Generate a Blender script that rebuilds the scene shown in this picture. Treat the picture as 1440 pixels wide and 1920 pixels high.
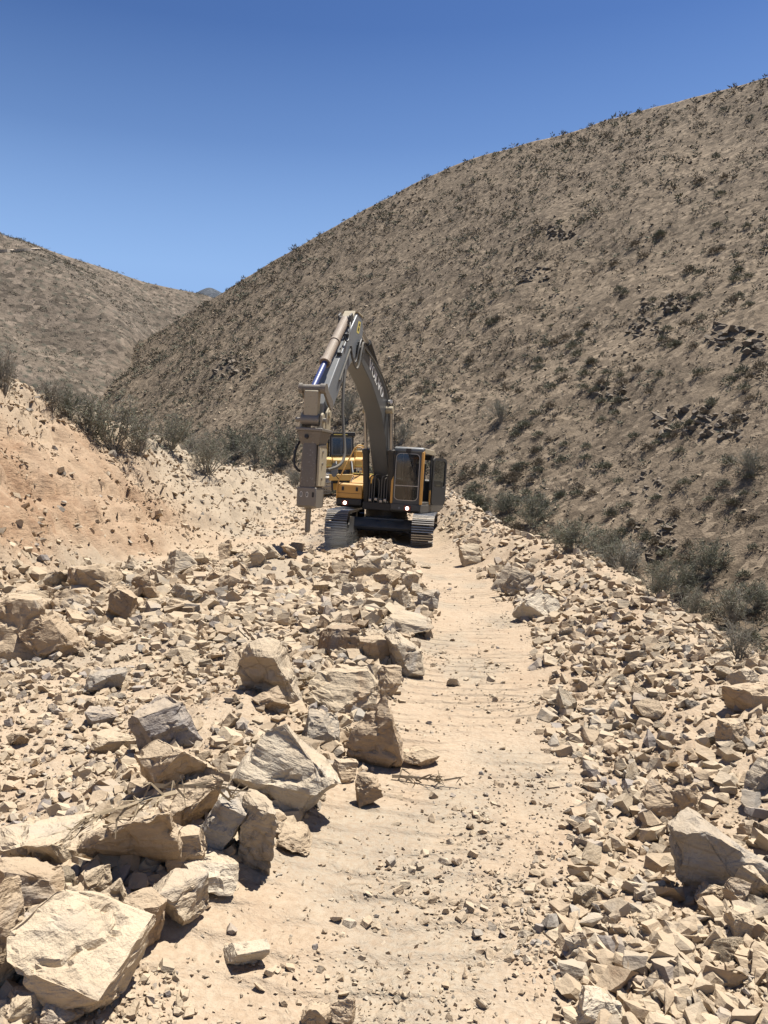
import bpy, bmesh, math, random
import numpy as np
from mathutils import Vector, Matrix, Quaternion
from mathutils.bvhtree import BVHTree

# ------------------------------------------------------------------ scene reset
for o in list(bpy.data.objects):
    bpy.data.objects.remove(o, do_unlink=True)
scene = bpy.context.scene
C = scene.collection
R = math.radians

# ------------------------------------------------------------------ camera
F_PX, HORIZON, EYE = 1520.0, 940.0, 1.70
PITCH = math.atan((960.0 - HORIZON) / F_PX)
cam_data = bpy.data.cameras.new("camera")
cam_data.sensor_fit = 'VERTICAL'
cam_data.sensor_height = 36.0
cam_data.lens = 36.0 * F_PX / 1920.0
cam_data.clip_start = 0.05
cam_data.clip_end = 20000.0
cam = bpy.data.objects.new("camera", cam_data)
C.objects.link(cam)
cam.location = (0, 0, EYE)
cam.rotation_euler = (math.pi / 2 - PITCH, 0, 0)
scene.camera = cam

# ------------------------------------------------------------------ sky, sun, exposure
SUN_EL = R(71)
SUN_AZ = math.atan2(0.86, 0.51)          # from +Y (away from the camera) towards +X
sun_vec = Vector((math.sin(SUN_AZ) * math.cos(SUN_EL), math.cos(SUN_AZ) * math.cos(SUN_EL), math.sin(SUN_EL)))
world = bpy.data.worlds.new("World")
scene.world = world
world.use_nodes = True
wn = world.node_tree
bg = wn.nodes["Background"]
sky = wn.nodes.new("ShaderNodeTexSky")
sky.sky_type = 'NISHITA'
sky.sun_disc = False
sky.sun_elevation = SUN_EL
sky.sun_rotation = SUN_AZ
sky.altitude = 0
sky.air_density = 1.0
sky.dust_density = 0.3
sky.ozone_density = 3.0
# clear dry desert air: deeper blue aloft, paler towards the horizon all the way round
gam = wn.nodes.new("ShaderNodeGamma"); gam.inputs[1].default_value = 1.62
wn.links.new(sky.outputs[0], gam.inputs[0])
dim = wn.nodes.new("ShaderNodeMix"); dim.data_type = 'RGBA'; dim.blend_type = 'MULTIPLY'; dim.inputs[0].default_value = 1.0
dim.inputs[7].default_value = (.405, .405, .405, 1); wn.links.new(gam.outputs[0], dim.inputs[6])
wtc = wn.nodes.new("ShaderNodeTexCoord"); wsep = wn.nodes.new("ShaderNodeSeparateXYZ"); wn.links.new(wtc.outputs['Generated'], wsep.inputs[0])
wr = wn.nodes.new("ShaderNodeValToRGB"); wn.links.new(wsep.outputs[2], wr.inputs[0])
for k_, (p_, v_) in enumerate(((0.0, 1.0), (0.27, 0.95), (0.40, 0.30), (0.50, 0.05), (0.62, 0.0))):
    e_ = wr.color_ramp.elements[k_] if k_ < 2 else wr.color_ramp.elements.new(p_)
    e_.position = p_; e_.color = (v_, v_, v_, 1)
pale = wn.nodes.new("ShaderNodeMix"); pale.data_type = 'RGBA'; pale.inputs[7].default_value = (3.1, 5.05, 8.6, 1)
wn.links.new(wr.outputs[0], pale.inputs[0]); wn.links.new(dim.outputs[2], pale.inputs[6])
wn.links.new(pale.outputs[2], bg.inputs[0])
bg.inputs[1].default_value = 0.05
sun_data = bpy.data.lights.new("sun", 'SUN')
sun_data.energy = 5.0
sun_data.angle = R(0.53)
sun_data.color = (1.0, 0.955, 0.88)
sun = bpy.data.objects.new("sun", sun_data)
C.objects.link(sun)
sun.rotation_euler = (-sun_vec).to_track_quat('-Z', 'Y').to_euler()
scene.view_settings.view_transform = 'Standard'
scene.view_settings.look = 'None'
scene.view_settings.exposure = 1.0
scene.view_settings.gamma = 1.0
scene.view_settings.use_curve_mapping = False
scene.cycles.max_bounces = 4
scene.cycles.diffuse_bounces = 3
scene.cycles.transparent_max_bounces = 12
scene.cycles.volume_bounces = 0

rng = np.random.default_rng(11)
random.seed(7)

# ------------------------------------------------------------------ numeric noise
def _h(ix, iy, iz, seed):
    n = (ix.astype(np.int64) * 374761393 + iy.astype(np.int64) * 668265263 + iz.astype(np.int64) * 2147483647 + seed * 974711) & 0xFFFFFFFF
    n = ((n ^ (n >> 13)) * 1274126177) & 0xFFFFFFFF
    n = ((n ^ (n >> 16)) * 2246822519) & 0xFFFFFFFF
    return ((n ^ (n >> 15)) & 0xFFFFFF) / float(0xFFFFFF)

def vnoise(x, y, z=None, seed=0):
    x = np.asarray(x, float); y = np.asarray(y, float)
    if z is None:
        ix = np.floor(x); iy = np.floor(y); fx = x - ix; fy = y - iy
        fx = fx * fx * (3 - 2 * fx); fy = fy * fy * (3 - 2 * fy)
        o = np.zeros_like(ix)
        a = _h(ix, iy, o, seed); b = _h(ix + 1, iy, o, seed); c = _h(ix, iy + 1, o, seed); d = _h(ix + 1, iy + 1, o, seed)
        return (a + (b - a) * fx) * (1 - fy) + (c + (d - c) * fx) * fy
    z = np.asarray(z, float)
    ix = np.floor(x); iy = np.floor(y); iz = np.floor(z)
    fx = x - ix; fy = y - iy; fz = z - iz
    fx = fx * fx * (3 - 2 * fx); fy = fy * fy * (3 - 2 * fy); fz = fz * fz * (3 - 2 * fz)
    def layer(k):
        a = _h(ix, iy, iz + k, seed); b = _h(ix + 1, iy, iz + k, seed); c = _h(ix, iy + 1, iz + k, seed); d = _h(ix + 1, iy + 1, iz + k, seed)
        return (a + (b - a) * fx) * (1 - fy) + (c + (d - c) * fx) * fy
    return layer(0) * (1 - fz) + layer(1) * fz

def fbm(x, y, z=None, octv=4, seed=0, gain=0.5, lac=2.03):
    s = 0.0; a = 1.0; t = 0.0
    x = np.asarray(x, float); y = np.asarray(y, float)
    for k in range(octv):
        s = s + a * (vnoise(x, y, z, seed + 17 * k) - 0.5); t += a
        x = x * lac + 3.1; y = y * lac + 7.7
        if z is not None: z = z * lac + 5.3
        a *= gain
    return s / t * 2.0                                   # about -1 .. 1

def sstep(a, b, x):
    t = np.clip((x - a) / (b - a), 0, 1)
    return t * t * (3 - 2 * t)

# ------------------------------------------------------------------ node helpers
class NT:
    def __init__(self, name):
        self.m = bpy.data.materials.new(name); self.m.use_nodes = True
        self.t = self.m.node_tree; self.t.nodes.clear()
        self.out = self.n("ShaderNodeOutputMaterial")
    def n(self, kind, **kw):
        nd = self.t.nodes.new(kind)
        for k, v in kw.items(): setattr(nd, k, v)
        return nd
    def l(self, a, b): self.t.links.new(a, b)
    def put(self, sock, v):
        if hasattr(v, 'node'): self.l(v, sock)
        else: sock.default_value = v
    def noise(self, vec, scale, detail=4, rough=0.55, dist=0.0):
        nd = self.n("ShaderNodeTexNoise"); self.l(vec, nd.inputs['Vector'])
        nd.inputs['Scale'].default_value = scale; nd.inputs['Detail'].default_value = detail
        nd.inputs['Roughness'].default_value = rough; nd.inputs['Distortion'].default_value = dist
        return nd.outputs[0]
    def voro(self, vec, scale, feature='F1', out=0):
        nd = self.n("ShaderNodeTexVoronoi", feature=feature); self.l(vec, nd.inputs['Vector'])
        nd.inputs['Scale'].default_value = scale
        return nd.outputs[out]
    def ramp(self, fac, *stops):
        nd = self.n("ShaderNodeValToRGB"); self.l(fac, nd.inputs[0])
        el = nd.color_ramp.elements
        while len(el) < len(stops): el.new(0.5)
        for e, (p, c) in zip(el, stops):
            e.position = p; e.color = (c, c, c, 1) if not hasattr(c, '__len__') else (*c[:3], 1)
        return nd.outputs[0]
    def mix(self, fac, a, b, mode='MIX'):
        nd = self.n("ShaderNodeMix", data_type='RGBA', blend_type=mode)
        self.put(nd.inputs[0], fac)
        self.put(nd.inputs[6], a if hasattr(a, 'node') else (*a[:3], 1))
        self.put(nd.inputs[7], b if hasattr(b, 'node') else (*b[:3], 1))
        return nd.outputs[2]
    def math(self, op, a, b=0.0, clamp=False):
        nd = self.n("ShaderNodeMath", operation=op, use_clamp=clamp)
        self.put(nd.inputs[0], a); self.put(nd.inputs[1], b)
        return nd.outputs[0]
    def bump(self, height, strength=0.5, dist=0.02, normal=None):
        nd = self.n("ShaderNodeBump"); nd.inputs['Strength'].default_value = strength
        nd.inputs['Distance'].default_value = dist; self.l(height, nd.inputs['Height'])
        if normal is not None: self.l(normal, nd.inputs['Normal'])
        return nd.outputs[0]
    def bsdf(self, color, rough=0.85, metal=0.0, normal=None, spec=0.3):
        b = self.n("ShaderNodeBsdfPrincipled")
        self.put(b.inputs['Base Color'], color if hasattr(color, 'node') else (*color[:3], 1))
        self.put(b.inputs['Roughness'], rough); self.put(b.inputs['Metallic'], metal)
        b.inputs['Specular IOR Level'].default_value = spec
        if normal is not None: self.l(normal, b.inputs['Normal'])
        self.l(b.outputs[0], self.out.inputs[0])
        return b
    def obj(self): return self.n("ShaderNodeTexCoord").outputs['Object']
    def pos(self): return self.n("ShaderNodeNewGeometry").outputs['Position']

def mapping(t, vec, scale=(1, 1, 1), rot=(0, 0, 0)):
    nd = t.n("ShaderNodeMapping"); t.l(vec, nd.inputs[0])
    nd.inputs['Scale'].default_value = scale; nd.inputs['Rotation'].default_value = rot
    return nd.outputs[0]

# ------------------------------------------------------------------ materials
M = {}

def mat_dirt():
    t = NT("sandy_dirt"); p = t.pos()
    big = t.noise(p, 0.55, 4, 0.6); mid = t.noise(p, 3.2, 5, 0.6); fine = t.noise(p, 38, 4, 0.65); grain = t.noise(p, 140, 2, 0.6)
    at = t.n("ShaderNodeAttribute", attribute_name="zone").outputs[0]      # R orange cut soil, G grey broken rock dust, B hauled track
    sep = t.n("ShaderNodeSeparateColor"); t.l(at, sep.inputs[0])
    col = t.mix(t.ramp(big, (0.3, 0.0), (0.72, 1.0)), (0.320, 0.248, 0.173), (0.378, 0.306, 0.223))
    col = t.mix(t.math('MULTIPLY', t.ramp(mid, (0.45, 0.0), (0.75, 1.0)), 0.55), col, (0.299, 0.216, 0.144))
    orange = t.mix(t.ramp(mid, (0.35, 0.0), (0.65, 1.0)), (0.355, 0.235, 0.146), (0.25, 0.142, 0.080))
    col = t.mix(t.math('MULTIPLY', sep.outputs[0], 0.85), col, orange)
    grey = t.mix(t.ramp(mid, (0.35, 0.0), (0.7, 1.0)), (0.317, 0.270, 0.202), (0.245, 0.212, 0.166))
    col = t.mix(sep.outputs[1], col, grey)
    col = t.mix(t.ramp(fine, (0.36, 0.55), (0.62, 0.0)), col, (0.259, 0.184, 0.119))
    col = t.mix(t.ramp(grain, (0.62, 0.0), (0.78, 0.6)), col, (0.432, 0.360, 0.266))
    # crawler cleat marks pressed into the hauled track
    w = t.n("ShaderNodeTexWave", wave_type='BANDS', bands_direction='Y', wave_profile='SIN')
    t.l(p, w.inputs['Vector']); w.inputs['Scale'].default_value = 1.55; w.inputs['Distortion'].default_value = 3.2
    w.inputs['Detail'].default_value = 3.0; w.inputs['Detail Scale'].default_value = 2.2
    sp = t.n("ShaderNodeSeparateXYZ"); t.l(p, sp.inputs[0])
    prints = t.math('MULTIPLY', t.ramp(t.noise(p, 0.9, 3, 0.6), (0.42, 0.0), (0.57, 1.0)), sep.outputs[2])
    wm = t.math('MULTIPLY', w.outputs[1], prints)
    b1 = t.bump(mid, 0.55, 0.10)
    b2 = t.bump(wm, 0.85, 0.06, b1)
    b3 = t.bump(t.noise(p, 17, 4, 0.6), 0.45, 0.022, b2)
    b4 = t.bump(fine, 0.6, 0.015, b3)
    b5 = t.bump(grain, 0.4, 0.006, b4)
    cutn = t.math('MULTIPLY', t.noise(mapping(t, p, (1, 1, 2.2)), 4.5, 6, 0.7), sep.outputs[0])
    b5 = t.bump(cutn, 0.8, 0.12, b5)
    t.bsdf(col, 0.95, 0, b5, 0.1)
    return t.m

def mat_hill(name, dark, mid_, pale, grit=1.0, veg=(0.10, 0.10, 0.065), vegamt=0.0):
    t = NT(name); p = t.pos()
    a = t.noise(p, 0.035, 5, 0.6); b = t.noise(p, 0.22 * grit, 6, 0.65); c = t.noise(p, 1.5 * grit, 5, 0.65); d = t.noise(p, 7.0 * grit, 3, 0.6)
    col = t.mix(t.ramp(a, (0.36, 0.0), (0.64, 1.0)), dark, mid_)
    col = t.mix(t.ramp(b, (0.42, 0.0), (0.66, 0.85)), col, pale)
    col = t.mix(t.ramp(c, (0.30, 0.7), (0.52, 0.0)), col, [v * 0.55 for v in dark])
    col = t.mix(t.ramp(d, (0.56, 0.0), (0.72, 0.7)), col, [v * 1.25 for v in pale])
    col = t.mix(t.ramp(d, (0.28, 0.6), (0.44, 0.0)), col, [v * 0.45 for v in dark])
    cell = t.n("ShaderNodeSeparateColor"); t.l(t.voro(p, 1.5 * grit, 'F1', 1), cell.inputs[0])
    col = t.mix(t.ramp(cell.outputs[0], (0.18, 0.6), (0.30, 0.0)), col, [v * 0.5 for v in dark])
    col = t.mix(t.ramp(cell.outputs[1], (0.80, 0.0), (0.90, 0.6)), col, [v * 1.3 for v in pale])
    if vegamt:
        v = t.voro(p, 0.16 * 2, 'F1'); e = t.noise(p, 0.012, 4, 0.6)
        vm = t.math('MULTIPLY', t.ramp(v, (0.18, 1.0), (0.42, 0.0)), t.ramp(e, (0.38, 0.25), (0.60, 1.0)))
        col = t.mix(t.math('MULTIPLY', vm, vegamt), col, veg)
    n1 = t.bump(b, 0.35, 0.8 / grit); n2 = t.bump(c, 0.8, 0.24 / grit, n1); n3 = t.bump(d, 0.7, 0.07 / grit, n2)
    t.bsdf(col, 0.95, 0, n3, 0.1)
    return t.m

def mat_rock(name, use_attr):
    t = NT(name)
    oc = t.obj()
    if use_attr:
        base = t.n("ShaderNodeAttribute", attribute_name="tint").outputs[0]; v = t.pos()
    else:
        oi = t.n("ShaderNodeObjectInfo"); base = oi.outputs['Color']
        add = t.n("ShaderNodeVectorMath", operation='ADD'); t.l(oc, add.inputs[0])
        sc = t.n("ShaderNodeVectorMath", operation='SCALE'); t.l(oi.outputs['Location'], sc.inputs[0]); sc.inputs['Scale'].default_value = 3.7
        t.l(sc.outputs[0], add.inputs[1]); v = add.outputs[0]
    k = 1.0
    n1 = t.noise(v, 2.6 * k, 5, 0.6, 0.4); n2 = t.noise(v, 13 * k, 5, 0.62); n3 = t.noise(v, 60 * k, 3, 0.6)
    strata = t.noise(mapping(t, v, (3, 3, 22), (0.5, 0.35, 0)), 1.6, 4, 0.6)
    col = t.mix(t.math('MULTIPLY', t.ramp(n1, (0.42, 0.0), (0.62, 1.0)), 0.65), base, t.mix(1.0, base, (0.80, 0.75, 0.69), 'MULTIPLY'))
    col = t.mix(t.math('MULTIPLY', t.ramp(strata, (0.52, 0.0), (0.72, 1.0)), 0.32), col, t.mix(1.0, base, (.70, .66, .62), 'MULTIPLY'))
    col = t.mix(t.math('MULTIPLY', t.ramp(n2, (0.55, 0.0), (0.72, 1.0)), 0.5), col, t.mix(1.0, base, (1.22, 1.20, 1.16), 'MULTIPLY'))
    rs = t.noise(v, 1.7 * k, 4, 0.65, 1.2)
    col = t.mix(t.math('MULTIPLY', t.ramp(rs, (0.58, 0.0), (0.70, 1.0)), 0.55), col, (0.241, 0.234, 0.223))
    col = t.mix(t.math('MULTIPLY', t.ramp(rs, (0.28, 1.0), (0.38, 0.0)), 0.5), col, (0.259, 0.155, 0.083))
    crk = t.voro(v, 4.5 * k, 'DISTANCE_TO_EDGE')
    col = t.mix(t.math('MULTIPLY', t.ramp(crk, (0.0, 1.0), (0.035, 0.0)), t.ramp(n1, (.45, 0.0), (.6, .55))), col, t.mix(1.0, base, (.42, .38, .34), 'MULTIPLY')) if not use_attr else col
    # dust lying on faces that point up
    gn = t.n("ShaderNodeNewGeometry"); sx = t.n("ShaderNodeSeparateXYZ"); t.l(gn.outputs['Normal'], sx.inputs[0])
    up = t.math('MULTIPLY', t.ramp(sx.outputs[2], (0.25, 0.0), (0.85, 1.0)), t.ramp(n1, (0.35, 0.15), (0.6, 0.75)))
    col = t.mix(up, col, (0.371, 0.295, 0.205))
    h = t.math('ADD', t.math('MULTIPLY', n2, 0.7), t.math('MULTIPLY', strata, 0.5))
    b1 = t.bump(h, 0.9, 0.040 if not use_attr else 0.016); b2 = t.bump(n3, 0.5, 0.006, b1)
    t.bsdf(col, 0.9, 0, b2, 0.18)
    return t.m

def mat_paint(name, col, rough=0.5, dust=0.45, metal=0.0, dustcol=(0.42, 0.34, 0.24), bump=0.0, scale=3.0, chip=None):
    t = NT(name); v = t.obj()
    n = t.noise(v, scale, 5, 0.62); n2 = t.noise(v, scale * 9, 3, 0.6)
    gn = t.n("ShaderNodeNewGeometry"); sx = t.n("ShaderNodeSeparateXYZ"); t.l(gn.outputs['Normal'], sx.inputs[0])
    up = t.math('ADD', t.math('MULTIPLY', t.ramp(sx.outputs[2], (0.1, 0.0), (0.9, 1.0)), 0.80), 0.10)
    f = t.math('MULTIPLY', t.math('MULTIPLY', t.ramp(n, (0.34, 0.15), (0.68, 1.0)), up), dust)
    c = t.mix(f, col, dustcol)
    if chip is not None:
        c = t.mix(t.ramp(n2, (0.60, 0.0), (0.70, 0.8)), c, chip)
    nm = t.bump(n2, bump, 0.01) if bump else None
    t.bsdf(c, t.math('ADD', t.math('MULTIPLY', f, 0.4), rough, True), metal, nm, 0.4)
    return t.m

def mat_twig(name, c1, c2, rough=0.9, transl=0.0):
    t = NT(name)
    oi = t.n("ShaderNodeObjectInfo")
    n = t.noise(t.pos(), 2.2, 3, 0.6)
    col = t.mix(t.math('ADD', t.math('MULTIPLY', oi.outputs['Random'], 0.5), t.math('MULTIPLY', n, 0.5)), c1, c2)
    t.bsdf(col, rough, 0, None, 0.1)
    return t.m

def mat_glass(name, tint, mixf):
    t = NT(name)
    tr = t.n("ShaderNodeBsdfTransparent"); tr.inputs[0].default_value = (*tint, 1)
    gl = t.n("ShaderNodeBsdfGlossy"); gl.inputs['Roughness'].default_value = 0.06; gl.inputs[0].default_value = (0.9, 0.95, 1, 1)
    df = t.n("ShaderNodeBsdfDiffuse"); df.inputs[0].default_value = (0.16, 0.165, 0.155, 1)
    n = t.noise(t.obj(), 3.0, 5, 0.65)
    m1 = t.n("ShaderNodeMixShader"); t.l(t.math('MULTIPLY', t.ramp(n, (0.35, 0.15), (0.7, 1.0)), mixf), m1.inputs[0]); t.l(tr.outputs[0], m1.inputs[1]); t.l(df.outputs[0], m1.inputs[2])
    fr = t.n("ShaderNodeFresnel"); fr.inputs[0].default_value = 1.5
    m2 = t.n("ShaderNodeMixShader"); t.l(t.math('ADD', fr.outputs[0], 0.03), m2.inputs[0]); t.l(m1.outputs[0], m2.inputs[1]); t.l(gl.outputs[0], m2.inputs[2])
    t.l(m2.outputs[0], t.out.inputs[0])
    return t.m

def mat_emit(name, col, s):
    t = NT(name); e = t.n("ShaderNodeEmission"); e.inputs[0].default_value = (*col, 1); e.inputs[1].default_value = s
    t.l(e.outputs[0], t.out.inputs[0]); return t.m

M['dirt'] = mat_dirt()
M['hill'] = mat_hill("scrub_hill_soil", (0.112, 0.086, 0.060), (0.158, 0.121, 0.083), (0.208, 0.162, 0.113))
M['farhill'] = mat_hill("hazed_far_hill_soil", (0.092, 0.076, 0.058), (0.128, 0.102, 0.077), (0.168, 0.134, 0.103), 0.3, (0.066, 0.066, 0.050), 0.9)  # soil and scrub, greyed a little: distance haze put into the colour
M['valley'] = mat_hill("valley_soil", (0.101, 0.086, 0.061), (0.137, 0.112, 0.079), (0.180, 0.144, 0.108), 0.3, (0.065, 0.068, 0.043), 0.8)
M['rock'] = mat_rock("quarried_rock", False)
M['rubble'] = mat_rock("quarried_rubble", True)
M['shale'] = mat_paint("dark_shale", (0.118, 0.098, 0.076), 0.9, 0.9, 0, (0.215, 0.170, 0.122), 0.8, 1.2)
M['grey'] = mat_paint("dark_grey_paint", (0.05, 0.053, 0.054), 0.45, 0.35)
M['armgrey'] = mat_paint("arm_grey_paint", (0.175, 0.188, 0.200), 0.36, 0.3)
M['boomgrey'] = mat_paint("boom_grey_paint", (0.078, 0.083, 0.087), 0.34, 0.16)
M['black'] = mat_paint("black_paint", (0.02, 0.02, 0.02), 0.5, 0.18)
M['yellow'] = mat_paint("machine_yellow", (0.574, 0.303, 0.070), 0.42, 0.65, 0, (0.410, 0.312, 0.197))
M['dozeryellow'] = mat_paint("dozer_yellow", (0.541, 0.336, 0.090), 0.5, 0.6, 0, (0.410, 0.312, 0.197))
M['steel'] = mat_paint("worn_track_steel", (0.070, 0.064, 0.057), 0.5, 0.5, 0.4, (0.213, 0.180, 0.139), 0.4, 4)
M['bright'] = mat_paint("polished_steel", (0.344, 0.328, 0.303), 0.35, 0.35, 0.7)
M['hambrown'] = mat_paint("breaker_brown", (0.150, 0.130, 0.106), 0.55, 0.6, 0, (0.30, 0.25, 0.185), 0.5, 2.5, (0.29, 0.275, 0.25))
M['hamcream'] = mat_paint("breaker_cream", (0.353, 0.303, 0.209), 0.6, 0.5, 0, (0.369, 0.295, 0.197), 0.4, 3, (0.180, 0.139, 0.090))
M['hamgrey'] = mat_paint("breaker_worn_steel", (0.193, 0.176, 0.152), 0.45, 0.5, 0.35, (0.312, 0.254, 0.180), 0.5, 3)
M['rust'] = mat_paint("rusty_barrel", (0.246, 0.193, 0.148), 0.6, 0.5, 0, (0.426, 0.361, 0.271), 0.4, 4, (0.164, 0.098, 0.061))
M['blue'] = mat_paint("blue_rod", (0.025, 0.045, 0.164), 0.45, 0.15, 0.0)
M['hose'] = mat_paint("dusty_hose", (0.082, 0.078, 0.070), 0.7, 0.9, 0, (0.295, 0.254, 0.197))
M['glass'] = mat_glass("dusty_cab_glass", (0.16, 0.18, 0.18), 0.15)
M['white'] = mat_paint("white_decal", (0.615, 0.607, 0.574), 0.6, 0.2)
M['sticker'] = mat_paint("yellow_sticker", (0.615, 0.508, 0.131), 0.6, 0.2)
M['lamp'] = mat_emit("lit_lamp", (1.0, 0.80, 0.66), 6.0)
M['lamprim'] = mat_paint("lamp_housing", (0.16, 0.035, 0.02), 0.5, 0.2)
M['skin'] = mat_paint("skin", (0.36, 0.21, 0.14), 0.6, 0.0)
M['shirt'] = mat_paint("blue_work_shirt", (0.05, 0.07, 0.12), 0.9, 0.2)
M['hat'] = mat_paint("orange_helmet", (0.55, 0.20, 0.04), 0.5, 0.1)
M['seat'] = mat_paint("seat_fabric", (0.05, 0.055, 0.06), 0.9, 0.3)
M['roofgrey'] = mat_paint("cab_roof_grey", (0.107, 0.123, 0.135), 0.4, 0.35)
M['track_white'] = mat_paint("dozer_shoe_steel", (0.377, 0.353, 0.312), 0.45, 0.4, 0.3)
M['twig'] = mat_twig("grey_twigs", (0.27, 0.25, 0.21), (0.19, 0.17, 0.14))
M['leaf'] = mat_twig("grey_green_leaves", (0.165, 0.172, 0.118), (0.115, 0.12, 0.085))
M['leafbrown'] = mat_twig("brown_scrub", (0.200, 0.165, 0.120), (0.140, 0.118, 0.086))
M['scrub'] = mat_twig("olive_scrub", (0.185, 0.178, 0.128), (0.130, 0.129, 0.094))
M['peak_haze'] = mat_hill("haze_tinted_peak", (0.050, 0.058, 0.070), (0.066, 0.074, 0.086), (0.080, 0.088, 0.098), 0.1)  # distance haze painted into the peak's dark bluish colour
M['deadwood'] = mat_twig("dead_wood", (0.288, 0.230, 0.155), (0.216, 0.169, 0.112))
M['road_pale'] = mat_paint("pale_track_soil", (0.331, 0.274, 0.209), 0.95, 0.2)

# ------------------------------------------------------------------ object helpers
def tag(o, label=None, cat=None, group=None, kind=None):
    if label: o["label"] = label
    if cat: o["category"] = cat
    if group: o["group"] = group
    if kind: o["kind"] = kind
    return o

def empty(name, loc=(0, 0, 0), rot=(0, 0, 0)):
    o = bpy.data.objects.new(name, None); C.objects.link(o)
    o.location = loc; o.rotation_euler = rot
    o.empty_display_size = 0.2
    return o

def mesh_obj(name, verts, faces, mat, parent=None, smooth=False):
    me = bpy.data.meshes.new(name)
    me.from_pydata([tuple(v) for v in verts], [], [tuple(f) for f in faces])
    me.update()
    for m in (mat if isinstance(mat, (list, tuple)) else [mat]): me.materials.append(m)
    if smooth: me.shade_smooth()
    o = bpy.data.objects.new(name, me); C.objects.link(o)
    if parent is not None: o.parent = parent
    return o

def mesh_np(name, V, T, mats, smooth=False, quads=False):
    """Fast mesh from numpy arrays; T is (n,3) or (n,4)."""
    V = np.ascontiguousarray(V, np.float32); T = np.ascontiguousarray(T, np.int32)
    k = T.shape[1]
    me = bpy.data.meshes.new(name)
    me.vertices.add(len(V)); me.vertices.foreach_set("co", V.ravel())
    me.loops.add(T.size); me.loops.foreach_set("vertex_index", T.ravel())
    me.polygons.add(len(T)); me.polygons.foreach_set("loop_start", np.arange(0, T.size, k, dtype=np.int32))
    me.polygons.foreach_set("loop_total", np.full(len(T), k, np.int32))
    me.polygons.foreach_set("use_smooth", np.full(len(T), smooth, bool))
    me.update(calc_edges=True); me.validate()
    for m in (mats if isinstance(mats, (list, tuple)) else [mats]): me.materials.append(m)
    return me

def color_attr(me, name, cols):
    a = me.color_attributes.new(name, 'FLOAT_COLOR', 'POINT')
    c = np.ones((len(me.vertices), 4), np.float32); c[:, :3] = cols
    a.data.foreach_set("color", c.ravel())

def link(name, me, parent=None):
    o = bpy.data.objects.new(name, me); C.objects.link(o)
    if parent is not None: o.parent = parent
    return o

class MB:
    """collects boxes, prisms and tubes of ONE part"""
    def __init__(self, xf=None):
        self.v = []; self.f = []; self.mi = []; self.xf = xf or Matrix.Identity(4); self.cur = 0
    def add(self, vs, fs, m=None):
        b = len(self.v); mm = self.xf if m is None else self.xf @ m
        self.v += [mm @ Vector(p) for p in vs]
        self.f += [[b + i for i in f] for f in fs]; self.mi += [self.cur] * len(fs)
        return self
    def box(self, x0, x1, y0, y1, z0, z1, m=None):
        vs = [(x, y, z) for z in (z0, z1) for y in (y0, y1) for x in (x0, x1)]
        return self.add(vs, [(0, 2, 3, 1), (4, 5, 7, 6), (0, 1, 5, 4), (2, 6, 7, 3), (0, 4, 6, 2), (1, 3, 7, 5)], m)
    def prism(self, prof, x0, x1, m=None):
        """prof: (y,z) outline extruded along x"""
        n = len(prof)
        a = sum(prof[i][0] * prof[(i + 1) % n][1] - prof[(i + 1) % n][0] * prof[i][1] for i in range(n))
        if a < 0: prof = prof[::-1]
        vs = [(x0, y, z) for y, z in prof] + [(x1, y, z) for y, z in prof]
        fs = [tuple(range(n))[::-1], tuple(range(n, 2 * n))] + [(i, (i + 1) % n, n + (i + 1) % n, n + i) for i in range(n)]
        return self.add(vs, fs, m)
    def cyl(self, a, b, r0, r1=None, n=16):
        r1 = r0 if r1 is None else r1
        a = Vector(a); b = Vector(b); d = (b - a).normalized()
        u = d.orthogonal().normalized(); w = d.cross(u)
        vs = []
        for p, r in ((a, r0), (b, r1)):
            for i in range(n):
                t = 2 * math.pi * i / n; vs.append(p + (u * math.cos(t) + w * math.sin(t)) * r)
        fs = [tuple(range(n))[::-1], tuple(range(n, 2 * n))] + [(i, (i + 1) % n, n + (i + 1) % n, n + i) for i in range(n)]
        return self.add(vs, fs)
    def tube(self, pts, r, n=8, taper=None, smoothn=0):
        pts = [Vector(p) for p in pts]
        for _ in range(smoothn):
            q = [pts[0]]
            for a, b in zip(pts, pts[1:]): q += [a.lerp(b, 0.25), a.lerp(b, 0.75)]
            q.append(pts[-1]); pts = q
        rings = []; u = None
        for i, p in enumerate(pts):
            d = (pts[min(i + 1, len(pts) - 1)] - pts[max(i - 1, 0)]).normalized()
            u = d.orthogonal().normalized() if u is None else (u - d * u.dot(d)).normalized()
            w = d.cross(u); rr = r if taper is None else r + (taper - r) * i / (len(pts) - 1)
            rings.append([p + (u * math.cos(2 * math.pi * k / n) + w * math.sin(2 * math.pi * k / n)) * rr for k in range(n)])
        vs = [p for rg in rings for p in rg]; fs = []
        for i in range(len(rings) - 1):
            for k in range(n):
                fs.append((i * n + k, i * n + (k + 1) % n, (i + 1) * n + (k + 1) % n, (i + 1) * n + k))
        fs += [tuple(range(n))[::-1], tuple(range((len(rings) - 1) * n, len(rings) * n))]
        return self.add(vs, fs)
    def build(self, name, mat, parent=None, bevel=0.0, smooth=False, label=None):
        o = mesh_obj(name, self.v, self.f, mat, parent)
        o.data.polygons.foreach_set("material_index", self.mi)
        if bevel:
            md = o.modifiers.new("bevel", 'BEVEL'); md.width = bevel; md.segments = 2; md.limit_method = 'ANGLE'; md.angle_limit = R(35)
        if smooth or bevel:
            o.data.shade_smooth(); o.data.set_sharp_from_angle(angle=R(38))
        if label: o["label"] = label
        return o

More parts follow.
